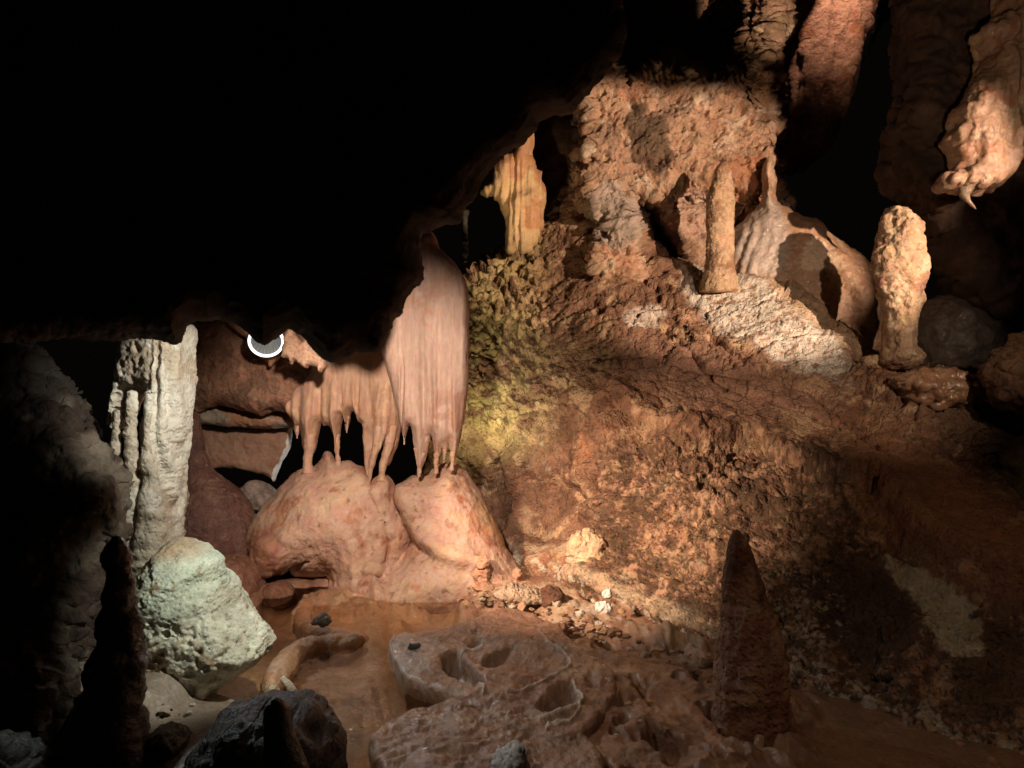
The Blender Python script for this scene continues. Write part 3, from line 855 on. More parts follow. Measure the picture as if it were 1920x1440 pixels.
rm = relief('flowstone_mound', [(742, 935), (756, 912), (772, 890), (780, 892), (786, 886), (798, 890), (812, 882), (822, 872), (838, 868), (850, 868), (862, 872), (876, 884), (890, 905), (905, 932), (920, 962), (934, 992),
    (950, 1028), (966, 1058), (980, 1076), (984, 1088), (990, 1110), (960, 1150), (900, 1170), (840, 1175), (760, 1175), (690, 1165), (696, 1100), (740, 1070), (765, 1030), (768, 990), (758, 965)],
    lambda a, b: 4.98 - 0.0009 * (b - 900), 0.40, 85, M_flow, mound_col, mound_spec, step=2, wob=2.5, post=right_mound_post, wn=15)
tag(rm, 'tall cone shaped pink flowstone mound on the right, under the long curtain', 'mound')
for (name, prof, Y, label) in (
    ('stalagmite', [(1038, 907, 5), (1046, 907, 11), (1056, 905, 12), (1064, 905, 8), (1072, 903, 13), (1084, 904, 11), (1092, 907, 14), (1102, 908, 24)], 4.42, 'tiny knobbly stalagmite on the rim stone in front of the right mound'),
    ('stalagmite', [(1070, 968, 5), (1076, 970, 12), (1084, 972, 9), (1092, 974, 14), (1100, 974, 20)], 4.5, 'short stub of stalagmite at the right toe of the cone shaped mound')):
    s_ = spire(name, prof, Y, M_flow, base_col((0.40, 0.22, 0.14)), [('f', 0.045, 12), ('f', 0.03, 26)], 40, 60)
    tag(s_, label, 'stalagmite')

# ------------------------------------------------------------------ flowstone curtain with stalactites
curt_col = base_col((0.44, 0.29, 0.22), [((0.40, 0.235, 0.165), 0.2, (3)), ((0.48, 0.33, 0.26), 0.22, 5)])
cur = empty('flowstone_curtain', pt(790, 440, 4.8), 'large pinkish brown flowstone curtain with pleats and stalactites hanging above the mounds', 'flowstone curtain')


def folds(p, n, px, py, amp, freq, lo):
    q = np.stack([p[:, 0] * freq, p[:, 2] * 0.35, 0 * p[:, 0]], 1)
    k = sstep(lo[0], lo[1], py)
    s = amp * k * (ridged(q, 2) - 0.3) + 0.25 * amp * np.sin(p[:, 0] * 90 + 5 * perlin(q * 0.5)) * k
    return s


def cur_post(p, n, px, py, ww):
    s = folds(p, n, px, py, 0.035, 9, (560, 800))
    s += 0.03 * np.exp(-((px - (872 - 0.02 * (py - 640))) / 6) ** 2)     # thickened right edge
    s -= 0.03 * np.exp(-((px - (757 + 2 * np.sin(py * .02))) / 3.5) ** 2) * sstep(640, 720, py)
    q = p.copy(); q[:, 1] -= s * np.clip(-n[:, 1], 0, 1)
    return q


big = relief('drapery', [(796, 430), (810, 436), (817, 446), (820, 462), (838, 478), (858, 500), (872, 522), (878, 552), (879, 600), (879, 660), (877, 720), (873, 760), (868, 800), (861, 830), (855, 852), (850, 866), (845, 850), (841, 826), (838, 846), (833, 858), (829, 836), (826, 850), (820, 872), (815, 850), (812, 826), (808, 812), (805, 834),
    (798, 860), (789, 882), (784, 884), (781, 860), (776, 840), (772, 806), (768, 796), (763, 812), (758, 826), (754, 806), (749, 790), (742, 760), (728, 700), (712, 640), (730, 560), (760, 480), (780, 440)],
    lambda a, b: 4.72 + 0 * a, lambda a, b: 0.10 - 0.055 * sstep(790, 850, b), 24, M_curtain, curt_col, [('f', 0.012, (4, 4, 1.2)), ('r', 0.0045, (34, 34, 2.5)), ('f', 0.002, (50, 50, 30))], step=2, wob=1.5, parent=cur, post=cur_post, wn=11)


def cur2_post(p, n, px, py, ww):
    s = folds(p, n, px, py, 0.05, 10, (690, 770))
    for a, b, r, h in ((583, 780, 20, .05), (632, 775, 13, .03), (652, 770, 11, .025), (693, 790, 15, .035), (730, 780, 16, .06)):
        s += h * np.exp(-((px - a) / r) ** 2) * sstep(710, 770, py)
    q = p.copy(); q[:, 1] -= s * np.clip(-n[:, 1], 0, 1)
    return q


small = relief('drapery', [(700, 560), (740, 640), (748, 720), (752, 800), (746, 836), (738, 850), (729, 872), (724, 872), (723, 840), (714, 812), (708, 848), (697, 876), (690, 888), (685, 872), (683, 830), (682, 800), (676, 792), (670, 790), (666, 772), (658, 772), (654, 800), (650, 806), (646, 780), (641, 790), (637, 820), (634, 850), (630, 850), (628, 820), (622, 800), (614, 796),
    (608, 800), (603, 786), (598, 812), (594, 834), (586, 850), (576, 850), (569, 836), (566, 812), (562, 798), (558, 820), (554, 806), (552, 790), (544, 780), (532, 768), (536, 748), (560, 720), (590, 690), (600, 640), (620, 560)],
    lambda a, b: 4.93 + 0.0010 * np.clip(640 - a, 0, 100), lambda a, b: 0.095 - 0.055 * sstep(775, 835, b), 18, M_curtain, base_col((0.44, 0.265, 0.175), [((0.52, 0.32, 0.2), 0.15, 4)]), [('f', 0.02, (3, 3, 2)), ('r', 0.006, (26, 26, 4)), ('f', 0.002, (50, 50, 30))], step=2, wob=2, parent=cur, post=cur2_post, wn=11)

TIPS = [  # (profile, depth): slim pendants that grow out of the teeth of both draperies
    ([(815, 581, 12), (838, 581, 11), (850, 578, 8.5), (862, 577, 9), (872, 577, 8), (886, 578, 13)], 4.91),
    ([(786, 558, 5), (822, 557, 1.2)], 4.95),
    ([(815, 632, 5.5), (840, 632, 5), (852, 633, 4), (866, 634, 5), (876, 634, 9)], 4.90),
    ([(782, 651, 5), (812, 650, 1.2)], 4.90),
    ([(840, 690, 6), (870, 689, 4.5), (896, 690, 2.5), (904, 690, 5)], 4.90),
    ([(800, 712, 10), (835, 707, 9), (855, 701, 7), (880, 695, 4.5), (908, 692, 3)], 4.80),
    ([(800, 735, 11), (835, 730, 9), (860, 721, 8), (880, 717, 6), (892, 716, 6), (902, 716, 11)], 4.84),
    ([(770, 722, 7), (810, 720, 7), (830, 714, 4), (842, 712, 1.2)], 4.78),
    ([(800, 757, 4), (834, 758, 1.2)], 4.72),
    ([(840, 780, 5), (870, 784, 3.5), (896, 785, 2.5)], 4.70),
    ([(850, 792, 6), (875, 787, 4.5), (894, 786, 4)], 4.70),
    ([(850, 819, 6), (870, 818, 4.5), (888, 818, 4)], 4.68),
    ([(840, 834, 4.5), (868, 832, 2)], 4.70),
    ([(848, 849, 5), (866, 848, 4), (882, 847, 5)], 4.68),
]
for prof, Y in TIPS:
    spire('stalactite', prof, Y, M_curtain, base_col((0.43, 0.262, 0.18), [((0.48, 0.31, 0.19), 0.18, 5)]), [('f', 0.008, 12), ('n', 0.003, (15, 15, 50))], 28, 60, parent=cur)

# ------------------------------------------------------------------ lamp and the rock beside it
def add_lamp():
    c = pt(499, 640, 4.6)
    R0 = 30 / F * 4.6
    e = empty('cave_lamp', c, 'round white ring lamp glowing under the dark roof rock', 'lamp')
    d = Vector((0.25, -0.86, -0.45)).normalized()
    u = d.cross(Vector((0, 0, 1))).normalized(); w = u.cross(d)
    def ring(rads, offs, mat, name, seg=96, ripple=0.0, close=False):
        v = []
        for r, o in zip(rads, offs):
            for k in range(seg):
                t = 2 * math.pi * k / seg
                rr = r * (1 + (ripple * (1 if k % 4 < 2 else -1) * min(1, o / 0.05)))
                v.append(tuple(c + u * (rr * math.cos(t)) + w * (rr * math.sin(t)) - d * o))
        f = []
        m = len(rads)
        for a in range(m if close else m - 1):
            for k in range(seg):
                b = (a + 1) % m
                f.append((a * seg + k, a * seg + (k + 1) % seg, b * seg + (k + 1) % seg, b * seg + k))
        return make(name, v, f, mat, None, e, smooth=not ripple)
    def emis(name, col, s):
        m = bpy.data.materials.new(name); m.use_nodes = True
        b = m.node_tree.nodes['Principled BSDF']
        b.inputs['Base Color'].default_value = (0.30, 0.32, 0.32, 1)
        b.inputs['Emission Color'].default_value = (*col, 1); b.inputs['Emission Strength'].default_value = s
        return m
    tor = [(R0 * (1 + 0.09 * math.cos(a)), R0 * 0.09 * math.sin(a)) for a in np.linspace(0, 2 * math.pi, 12, endpoint=False)]
    ring([a for a, _ in tor], [b for _, b in tor], emis('lamp_glow', (0.95, 0.98, 1.0), 1.8), 'lamp_rim', close=True)
    ring([R0 * .95, R0 * .84, R0 * .66, R0 * .46], [0.006, 0.04, 0.09, 0.12], emis('lamp_reflector', (0.75, 0.85, 0.82), 0.03), 'reflector', ripple=0.10)
    ring([R0 * .46, R0 * .4, R0 * .3, 0.001], [0.12, 0.118, 0.11, 0.108], emis('lamp_glass', (0.8, 0.85, 0.9), 0.03), 'lamp_glass')
    ring([R0 * 1.05, R0 * 1.0, R0 * .8, R0 * .75, 0.001], [0.01, 0.07, 0.15, 0.20, 0.20], rock_mat('lamp_housing', 0.4, 0, 0.05, base=(0.03, 0.03, 0.03)), 'housing')


add_lamp()
sh = relief('hanging_rock', [(530, 660), (534, 644), (536, 625), (546, 612), (552, 618), (556, 632), (564, 643), (572, 638), (576, 630), (582, 640), (588, 656), (596, 652), (606, 656), (612, 664), (608, 678), (610, 686), (602, 698), (598, 692), (594, 686),
    (580, 684), (574, 690), (566, 684), (552, 676), (546, 682), (542, 672), (528, 668)],
    4.45, 0.05, 9, M_rough, base_col((0.48, 0.30, 0.20)), [('r', 0.007, 16), ('f', 0.005, 36)], step=1.2, wob=1.5, wf=0.12, smoothpoly=0)
tag(sh, 'jagged lit flake of rock hanging to the right of the ring lamp', 'hanging rock')
sh2 = relief('hanging_rock', [(415, 600), (430, 606), (445, 620), (460, 628), (472, 640), (478, 655), (490, 672), (504, 680), (506, 690), (512, 680), (522, 668), (515, 660), (480, 640), (460, 610), (440, 600)],
    4.82, 0.05, 9, M_rough, base_col((0.40, 0.22, 0.13)), [('r', 0.012, 12), ('f', 0.006, 30)], step=1.6, wob=2, smoothpoly=0)
tag(sh2, 'narrow reddish rock edge curling around the left and underside of the ring lamp', 'hanging rock')

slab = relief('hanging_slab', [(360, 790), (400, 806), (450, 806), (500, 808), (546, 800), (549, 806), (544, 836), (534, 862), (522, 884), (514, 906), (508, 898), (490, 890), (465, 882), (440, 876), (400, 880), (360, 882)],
    5.45, 0.06, 12, M_flow, lambda p, px, py: mixc(base_col((0.26, 0.15, 0.10))(p, px, py), (0.78, 0.80, 0.80), 0.9 * sstep(5.5, 3.0, ldist(px, py, [(548, 800), (549, 806), (544, 836), (534, 862), (522, 884), (514, 906)]) + 3 * fbm(p * 20, 3))), [('f', 0.03, 4), ('f', 0.008, 20)], step=2, wob=2)  # backlight along the right edge is put into the colour as white
tag(slab, 'thin brown rock slab with its backlit rim painted white, hanging in the gap left of the mounds', 'rock slab')
sl2 = relief('rock_ledge', [(352, 775), (380, 764), (430, 760), (490, 772), (540, 772), (556, 785), (558, 802), (540, 798), (500, 800), (450, 800), (400, 794), (366, 790)],
    5.3, 0.12, 14, M_rough, base_col((0.30, 0.25, 0.19), [((0.32, 0.17, 0.1), -0.02, 3)]), [('r', 0.02, 5), ('f', 0.008, 25)], step=2, wob=3)
tag(sl2, 'grey and brown lip of rock above the dark slot, left of the stalactites', 'rock ledge')

rs = spire('wet_stalagmite', [(772, 362, 9), (780, 362, 13), (810, 364, 15), (850, 367, 19), (880, 371, 27), (900, 378, 42), (920, 385, 64), (950, 390, 78), (1000, 396, 92), (1060, 404, 104), (1130, 410, 120)],
    5.0, M_shine, base_col((0.11, 0.045, 0.030), [((0.15, 0.07, 0.045), 0.1, 3)]), [('f', 0.03, 3), ('f', 0.008, 16)], 110, 200, squash=0.8)
tag(rs, 'glistening dark red stalagmite on a broad wet mound behind the pale column', 'stalagmite')
for (poly, Y, T, mat, colr, label) in (
    ([(455, 915), (470, 900), (495, 908), (516, 925), (512, 945), (490, 960), (462, 950), (448, 935)], 5.2, 0.10, M_shine, (0.22, 0.17, 0.14), 'wet grey rock glinting between the red mound and the left mound'),
    ([(385, 1060), (430, 1040), (470, 1060), (490, 1110), (480, 1150), (430, 1150), (390, 1110)], 4.55, 0.2, M_shine, (0.26, 0.12, 0.075), 'dark reddish rock lump between the pale boulder and the left mound'),
    ([(492, 1100), (520, 1090), (545, 1100), (548, 1130), (520, 1140), (495, 1128)], 4.6, 0.1, M_rough, (0.22, 0.10, 0.06), 'small dark stone under the lip of the left mound')):
    r_ = relief('rock', poly, Y, T, 22, mat, base_col(colr), [('r', 0.025, 6), ('f', 0.015, 18)], step=2, wob=4)
    tag(r_, label, 'rock')

# ------------------------------------------------------------------ pale column at the left with its slim companions
pc = empty('flowstone_column', pt(300, 1080, 3.6), 'tall pale cream flowstone column at the left with slim drip columns along it', 'column')


def pc_post(p, n, px, py, ww):
    s = 0.03 * np.exp(-((px - (300 + 0.02 * (py - 700))) / 12) ** 2) * sstep(740, 800, py)
    s += 0.012 * np.sin(px * 0.42 + 2 * fbm(p * 5, 2)) * sstep(310, 340, px + 0.12 * (py - 640))
    s -= 0.02 * sstep(0.5, 0.2, worley(p * 20)) * sstep(320, 280, px)
    return p + n * s[:, None]


relief('column_body', [(236, 640), (262, 600), (330, 600), (350, 608), (355, 625), (355, 690), (351, 760), (344, 830), (334, 900), (324, 960), (318, 1020), (304, 1060), (285, 1085), (262, 1092), (268, 1040), (276, 980), (284, 920), (290, 860),
    (291, 800), (296, 745), (286, 726), (274, 742), (266, 728), (257, 742), (250, 765), (238, 790), (226, 806), (216, 800), (213, 780), (222, 740), (230, 690)],
    lambda a, b: 3.58 + 0.0010 * np.clip(305 - a, 0, 200), 0.17, 30, M_pale, base_col((0.58, 0.53, 0.44), [((0.44, 0.36, 0.27), 0.15, 4)]), [('f', 0.02, 5), ('f', 0.010, (18, 18, 26)), ('w', 0.006, 40)], step=2, wob=3, parent=pc, post=pc_post, wn=13)
relief('column_base', [(196, 900), (215, 880), (250, 905), (300, 890), (330, 900), (322, 980), (316, 1040), (290, 1090), (240, 1130), (180, 1130), (176, 1040), (200, 980)],
    3.72, 0.18, 30, M_pale, base_col((0.40, 0.34, 0.26), [((0.30, 0.22, 0.15), 0.1, 4)]), [('r', 0.04, 5), ('f', 0.02, 12), ('r', 0.010, 24)], step=2, wob=6, parent=pc, wn=11)
for prof, Y in (([(770, 219, 6), (800, 217, 8), (840, 217, 9), (868, 216, 10), (884, 216, 15), (905, 214, 19), (925, 212, 15), (960, 206, 13), (1040, 196, 14), (1100, 190, 18)], 3.36),
                ([(735, 247, 9), (780, 245, 11), (800, 244, 12), (845, 246, 11), (870, 246, 14), (890, 248, 12), (920, 244, 18), (980, 238, 22), (1060, 230, 28), (1120, 226, 30)], 3.36),
                ([(735, 281, 10), (760, 278, 7), (800, 275, 6), (850, 276, 6), (858, 280, 12), (880, 282, 14), (905, 284, 13), (915, 284, 18), (960, 284, 24), (1020, 280, 28), (1080, 276, 34)], 3.36)):
    spire('drip_column', prof, Y, M_pale, base_col((0.42, 0.36, 0.28), [((0.52, 0.48, 0.4), 0.1, 5)]), [('n', 0.010, (8, 8, 24)), ('w', 0.014, 16), ('f', 0.012, 14), ('f', 0.005, 40)], 44, 150, parent=pc)

# ------------------------------------------------------------------ pale green boulder
def bo_post(p, n, px, py, ww):
    s = -0.05 * sstep(0, 12, pdist(px, py, [(290, 1180), (318, 1170), (330, 1200), (322, 1225), (300, 1240), (296, 1215)]))
    w = worley(p * 24 + 0.6 * fbm(p * 12, 3)[:, None])
    zone = sstep(1110, 1150, py) * sstep(1290, 1240, py)
    s -= 0.016 * sstep(0.5, 0.2, w) * zone
    s += 0.02 * np.exp(-(ldist(px, py, [(395, 1060), (412, 1120), (440, 1190), (400, 1290)]) / 9) ** 2)
    return p + n * s[:, None]


bo = relief('pale_boulder', [(243, 1150), (250, 1110), (268, 1075), (292, 1048), (312, 1022), (332, 1016), (352, 1024), (378, 1036), (396, 1052), (404, 1078), (420, 1100), (432, 1126), (455, 1152), (486, 1174), (502, 1190), (511, 1206), (506, 1222), (488, 1240), (452, 1262), (425, 1284),
    (400, 1302), (378, 1312), (330, 1300), (290, 1300), (262, 1275), (248, 1210)],
    3.12, 0.26, 70, M_pale, lambda p, px, py: mixc(mixc(base_col((0.60, 0.58, 0.46), [((0.68, 0.67, 0.55), 0.1, 5), ((0.42, 0.33, 0.22), 0.28, 6)])(p, px, py), (0.50, 0.62, 0.49), 0.5 * sstep(0.3, 0.8, blob(px, py, 360, 1080, 70, 60) + 0.5 * fbm(p * 6, 3))), (0.40, 0.27, 0.16), np.clip(0.8 * sstep(1050, 1022, py) + 0.85 * sstep(0.3, 0.7, blob(px, py, 290, 1240, 60, 90, 30) + 0.8 * fbm(p * 7, 4)) + 0.8 * sstep(0.22, 0.34, fbm(p * 13, 4, .7)), 0, 1)),
    [('f', 0.03, 3.5), ('f', 0.014, 14), ('r', 0.006, 26), ('f', 0.004, 60)], step=1.8, wob=4, post=bo_post, wn=15)
tag(bo, 'large pale green and cream pitted boulder beside the pool at the left', 'boulder')

# ------------------------------------------------------------------ dark foreground stalagmites and rocks, left
ds = spire('stalagmite', [(1006, 219, 7), (1014, 219, 14), (1022, 217, 18), (1036, 219, 25), (1060, 222, 26), (1090, 224, 27), (1110, 224, 30), (1150, 226, 35), (1200, 226, 42), (1240, 222, 48), (1270, 216, 50), (1300, 208, 52), (1340, 200, 62), (1400, 190, 84), (1460, 180, 100)],
    2.45, M_shine, base_col((0.060, 0.050, 0.046), [((0.12, 0.07, 0.05), 0.15, 6)]), [('w', 0.030, 11), ('f', 0.015, (8, 8, 20)), ('f', 0.006, 40)], 90, 260)
tag(ds, 'tall black knobbly stalagmite with a wet tip in front of the pale boulder', 'stalagmite')
fr_ = relief('rock', [(365, 1440), (400, 1370), (440, 1340), (490, 1330), (560, 1335), (600, 1370), (628, 1410), (625, 1480), (600, 1560), (360, 1560)], 2.28, 0.22, 50, M_black,
    base_col((0.013, 0.011, 0.010)), [('r', 0.03, 5), ('f', 0.02, 10), ('f', 0.006, 34)], step=2.4, wob=6)
tag(fr_, 'black wet boulder at the bottom edge carrying a rounded stub', 'rock')
st = spire('stalagmite', [(1310, 517, 8), (1318, 517, 19), (1332, 518, 25), (1360, 520, 27), (1390, 526, 30), (1430, 534, 38), (1480, 540, 50)], 1.98, M_shine, base_col((0.065, 0.065, 0.06)), [('f', 0.008, 8), ('f', 0.003, 40)], 60, 90)
tag(st, 'short smooth dark green rounded stalagmite stub on the black bottom boulder', 'stalagmite')
for (poly, Y, T, mat, colr, label) in (
    ([(272, 1390), (300, 1366), (335, 1372), (348, 1392), (330, 1408), (290, 1410)], 2.55, 0.08, M_shine, (0.06, 0.05, 0.045), 'small black wet stone on the front shelf, below the pale boulder'),
    ([(-60, 1400), (0, 1393), (30, 1398), (52, 1420), (70, 1480), (-60, 1500)], 2.2, 0.12, M_shine, (0.45, 0.50, 0.45), 'pale glittering wet stone in the bottom left corner'),
    ([(926, 1446), (930, 1420), (945, 1410), (962, 1402), (976, 1402), (984, 1416), (988, 1450), (980, 1490), (926, 1490)], 2.2, 0.07, M_pale, (0.60, 0.64, 0.64), 'small pale blue white stone at the bottom edge'),
    ([(1066, 1040), (1068, 1012), (1090, 1002), (1116, 1001), (1134, 1014), (1138, 1050), (1120, 1072), (1085, 1070)], 4.58, 0.10, M_pale, (0.58, 0.42, 0.27), 'pale round boulder at the foot of the cliff right of the mounds'),
    ([(1014, 1124), (1020, 1104), (1040, 1100), (1054, 1112), (1062, 1136), (1070, 1150), (1030, 1148)], 4.05, 0.07, M_rough, (0.14, 0.07, 0.045), 'dark brown rock on the crusty shelf below the pale round boulder'),
    ([(1032, 1196), (1034, 1178), (1048, 1168), (1064, 1176), (1068, 1200), (1058, 1206), (1040, 1206)], 3.62, 0.05, M_flow, (0.30, 0.16, 0.10), 'small rounded brown stone beside the rimstone edge'),
    ([(930, 1118), (925, 1108), (970, 1098), (1012, 1108), (1030, 1122), (1000, 1130), (960, 1128)], 4.1, 0.10, M_cliff, (0.46, 0.34, 0.24), 'flat crusted slab leaning on the shelf in front of the right mound'),
    ([(1132, 1108), (1144, 1104), (1148, 1116), (1140, 1124), (1130, 1118)], 3.9, 0.02, M_pale, (0.80, 0.78, 0.74), 'upper one of two small white shards at the cliff foot'),
    ([(1116, 1132), (1132, 1128), (1146, 1136), (1146, 1150), (1130, 1154), (1118, 1142)], 3.85, 0.03, M_pale, (0.80, 0.78, 0.74), 'lower and larger of two small white shards at the cliff foot'),
    ([(1614, 676), (1622, 668), (1650, 668), (1672, 676), (1690, 688), (1668, 694), (1620, 690)], 5.0, 0.05, M_rough, (0.42, 0.28, 0.16), 'flat tan slab lying left of the club shaped stalagmite base'),
    ([(1862, 700), (1880, 665), (1905, 640), (1950, 640), (1980, 720), (1940, 770), (1880, 760)], 4.2, 0.16, M_rough, (0.16, 0.09, 0.055), 'dark jagged rock at the right edge near the terrace'),
    ([(1830, 716), (1842, 700), (1856, 690), (1876, 690), (1884, 712), (1862, 730)], 4.5, 0.08, M_rough, (0.22, 0.13, 0.08), 'small brown rock left of the jagged rock at the right edge'),
    ([(1680, 712), (1716, 698), (1750, 692), (1800, 700), (1826, 722), (1822, 744), (1800, 764), (1775, 752), (1752, 772), (1725, 752), (1700, 742)], 4.62, 0.18, M_wet, (0.30, 0.17, 0.10), 'smooth rounded brown flowstone knob on the terrace right of the white crust'),
    ([(1700, 780), (1750, 764), (1830, 752), (1960, 770), (1990, 860), (1880, 880), (1800, 862), (1750, 836)], 4.7, 0.2, M_cliff, (0.17, 0.10, 0.06), 'dim lumpy flowstone under the knob at the right'),
    ([(1860, 930), (1880, 890), (1905, 860), (1960, 840), (2020, 900), (2000, 1000), (1900, 980)], 4.2, 0.2, M_rough, (0.14, 0.10, 0.06), 'dim rock in the dark hollow at the right edge'),
    ([(763, 1214), (769, 1206), (776, 1208), (786, 1205), (790, 1213), (780, 1216), (772, 1219)], 3.26, 0.010, M_shine, (0.10, 0.11, 0.11), 'tiny black pebble on the near rim of the rimstone plate'),
    ([(584, 1170), (590, 1156), (598, 1158), (606, 1148), (618, 1156), (619, 1170), (606, 1174)], 3.80, 0.02, M_shine, (0.10, 0.085, 0.075), 'small dark stone on the curved ridge in the pool'),
    ([(498, 1300), (502, 1290), (516, 1287), (524, 1296), (520, 1310), (504, 1312)], 2.98, 0.03, M_pale, (0.50, 0.40, 0.26), 'small cream pebble beside the white shard at the pool edge')):
    P = np.asarray(poly, float)
    wpx = min(np.ptp(P[:, 0]), np.ptp(P[:, 1]))
    a = wpx / F * Y
    r_ = relief('stone', poly, Y, T, wpx * 0.4, mat, base_col(colr), [('r', 0.13 * a, 2.0 / a), ('f', 0.10 * a, 5 / a), ('f', 0.03 * a, 18 / a)], step=max(1.0, wpx / 45), wob=wpx * 0.12, wf=2.5 / wpx)
    tag(r_, label, 'rock')

shard = relief('calcite_shard', [(524, 1272), (530, 1268), (545, 1280), (560, 1296), (564, 1308), (540, 1309), (536, 1290)], 3.05, 0.02, 8, M_pale, base_col((0.62, 0.55, 0.42)), [('f', 0.006, 20)], step=1.2, wob=1, smoothpoly=0)
tag(shard, 'flat pointed white shard standing at the near edge of the pool', 'rock')


# fallen stalactites lying in the pool
def tube(name, path, rad, mat, colf, spec, label, cat):
    P = np.array([tuple(q) for q in path], float)
    t = np.linspace(0, 1, len(P)); s = np.linspace(0, 1, 140)
    C = np.stack([np.interp(s, t, P[:, k]) for k in range(3)], 1)
    for _ in range(14):
        C[1:-1] = (C[:-2] + C[1:-1] * 2 + C[2:]) / 4
    r = np.interp(s, np.linspace(0, 1, len(rad)), rad)
    cap = np.minimum(1, np.sqrt(np.clip(1 - (1 - np.minimum(s, 1 - s) / 0.11) ** 2, 0.001, 1)))
    cap[(s > .11) & (s < .89)] = 1
    r = r * cap
    T = np.gradient(C, axis=0); T /= np.linalg.norm(T, axis=1)[:, None]
    U = np.cross(T, (0, 0, 1)); U /= np.linalg.norm(U, axis=1)[:, None]; V = np.cross(U, T)
    seg = 32; th = np.linspace(0, 2 * np.pi, seg, endpoint=False)
    v = (C[:, None] + r[:, None, None] * (U[:, None] * np.cos(th)[None, :, None] + V[:, None] * np.sin(th)[None, :, None])).reshape(-1, 3)
    i = np.arange(139)[:, None] * seg; j = np.arange(seg)[None]; k = (j + 1) % seg
    f = np.stack([i + j, i + seg + j, i + seg + k, i + k], -1).reshape(-1, 4)
    n = normals(v.astype(np.float32), f)
    if np.einsum('ij,ij->i', n[seg * 5:-seg * 5], (v - np.repeat(C, seg, 0))[seg * 5:-seg * 5]).sum() < 0:
        f = f[:, ::-1]; n = -n
    v = v + n * detail(v.astype(np.float32), spec)[:, None]
    o = make(name, v, f, mat, colf(v.astype(np.float32), v[:, 0], v[:, 0]))
    return tag(o, label, cat)


def gp(px, py, z=0.0):
    return pt(px, py, (CZ - z) * F / (py - CY))


tube('fallen_stalactite', [gp(500, 1296, -.01), gp(535, 1248, -.005), gp(558, 1222, 0), gp(605, 1208, -.008), gp(645, 1207, -.004), gp(682, 1200, 0)], [.05, .05, .046, .042, .045, .04], M_damp,
     base_col((0.44, 0.24, 0.12), [((0.5, 0.3, 0.18), 0.1, 5)]), [('f', 0.022, 7), ('r', 0.010, 18), ('f', 0.005, 40)], 'thick bent tan stalactite lying half sunk in the pool', 'stalactite')
tube('fallen_stalactite', [gp(590, 1130, -.02), gp(568, 1150, -.02), gp(566, 1172, -.02), gp(590, 1190, -.02), gp(640, 1196, -.02), gp(690, 1200, -.03)], [.035, .05, .05, .05, .045, .035], M_damp,
     base_col((0.38, 0.19, 0.095)), [('f', 0.02, 6), ('f', 0.004, 30)], 'low curved orange ridge under the water behind the bent stalactite', 'stalactite')

# ------------------------------------------------------------------ rimstone plates at the front
BASINS = [  # (outline, depth)
    ([(822, 1252), (838, 1240), (866, 1238), (874, 1262), (905, 1298), (920, 1310), (880, 1302), (848, 1284)], 0.11),
    ([(876, 1232), (890, 1216), (908, 1216), (896, 1230)], 0.06),
    ([(900, 1258), (925, 1240), (968, 1226), (950, 1252), (930, 1268), (908, 1272)], 0.06),
    ([(950, 1330), (975, 1300), (1010, 1282), (1062, 1262), (1060, 1240), (1030, 1215), (1060, 1230), (1078, 1262), (1040, 1285), (1000, 1310)], 0.015),
    ([(1000, 1350), (1018, 1322), (1062, 1300), (1085, 1318), (1078, 1340), (1030, 1362)], 0.085),
    ([(1015, 1382), (1030, 1370), (1078, 1350), (1086, 1356), (1070, 1372), (1030, 1390)], 0.03)]
BASINS += [([(1092, 1290), (1110, 1280), (1128, 1296), (1112, 1312)], 0.04), ([(800, 1222), (812, 1216), (822, 1224), (812, 1232)], 0.015), ([(960, 1350), (990, 1345), (1000, 1360), (975, 1366)], 0.03), ([(860, 1375), (900, 1366), (925, 1380), (890, 1392)], 0.012)]
RIMS = [[(905, 1228), (875, 1236), (862, 1244), (862, 1258), (880, 1280), (892, 1305), (908, 1318), (905, 1328)],
        [(1012, 1205), (1030, 1228), (1058, 1238), (1068, 1256), (1070, 1268), (1040, 1288), (1010, 1302), (985, 1312), (950, 1322)],
        [(1075, 1300), (1082, 1320), (1094, 1332), (1088, 1345), (1050, 1362), (1012, 1372)],
        [(1088, 1345), (1086, 1360), (1068, 1378), (1030, 1388), (1024, 1400)],
        [(740, 1212), (730, 1228), (738, 1258), (760, 1282), (800, 1300)]]


def plate_post(p, n, px, py, ww):
    top = sstep(0.0, 0.5, ww)
    z = np.zeros(len(p), np.float32)
    for poly, dep in BASINS:
        z -= dep * sstep(-5, 14, pdist(px, py, chaikin(poly, 1)) + 5 * fbm(p * 12, 3))
    for line in RIMS:
        z += 0.013 * np.exp(-((ldist(px, py, line) + 2.2 * perlin(p * 18)) / 2.2) ** 2)
    # nested flow edges of the lobes
    z += 0.004 * np.sin((px * 0.09 + py * 0.36) + 11 * fbm(p * 4, 4)) * sstep(1300, 1345, py) * sstep(1040, 980, px)
    z += 0.035 * fbm(p * 3, 4) + 0.012 * ridged(p * 9, 4, 0.6)
    q = p.copy(); q[:, 2] += z * top
    return q


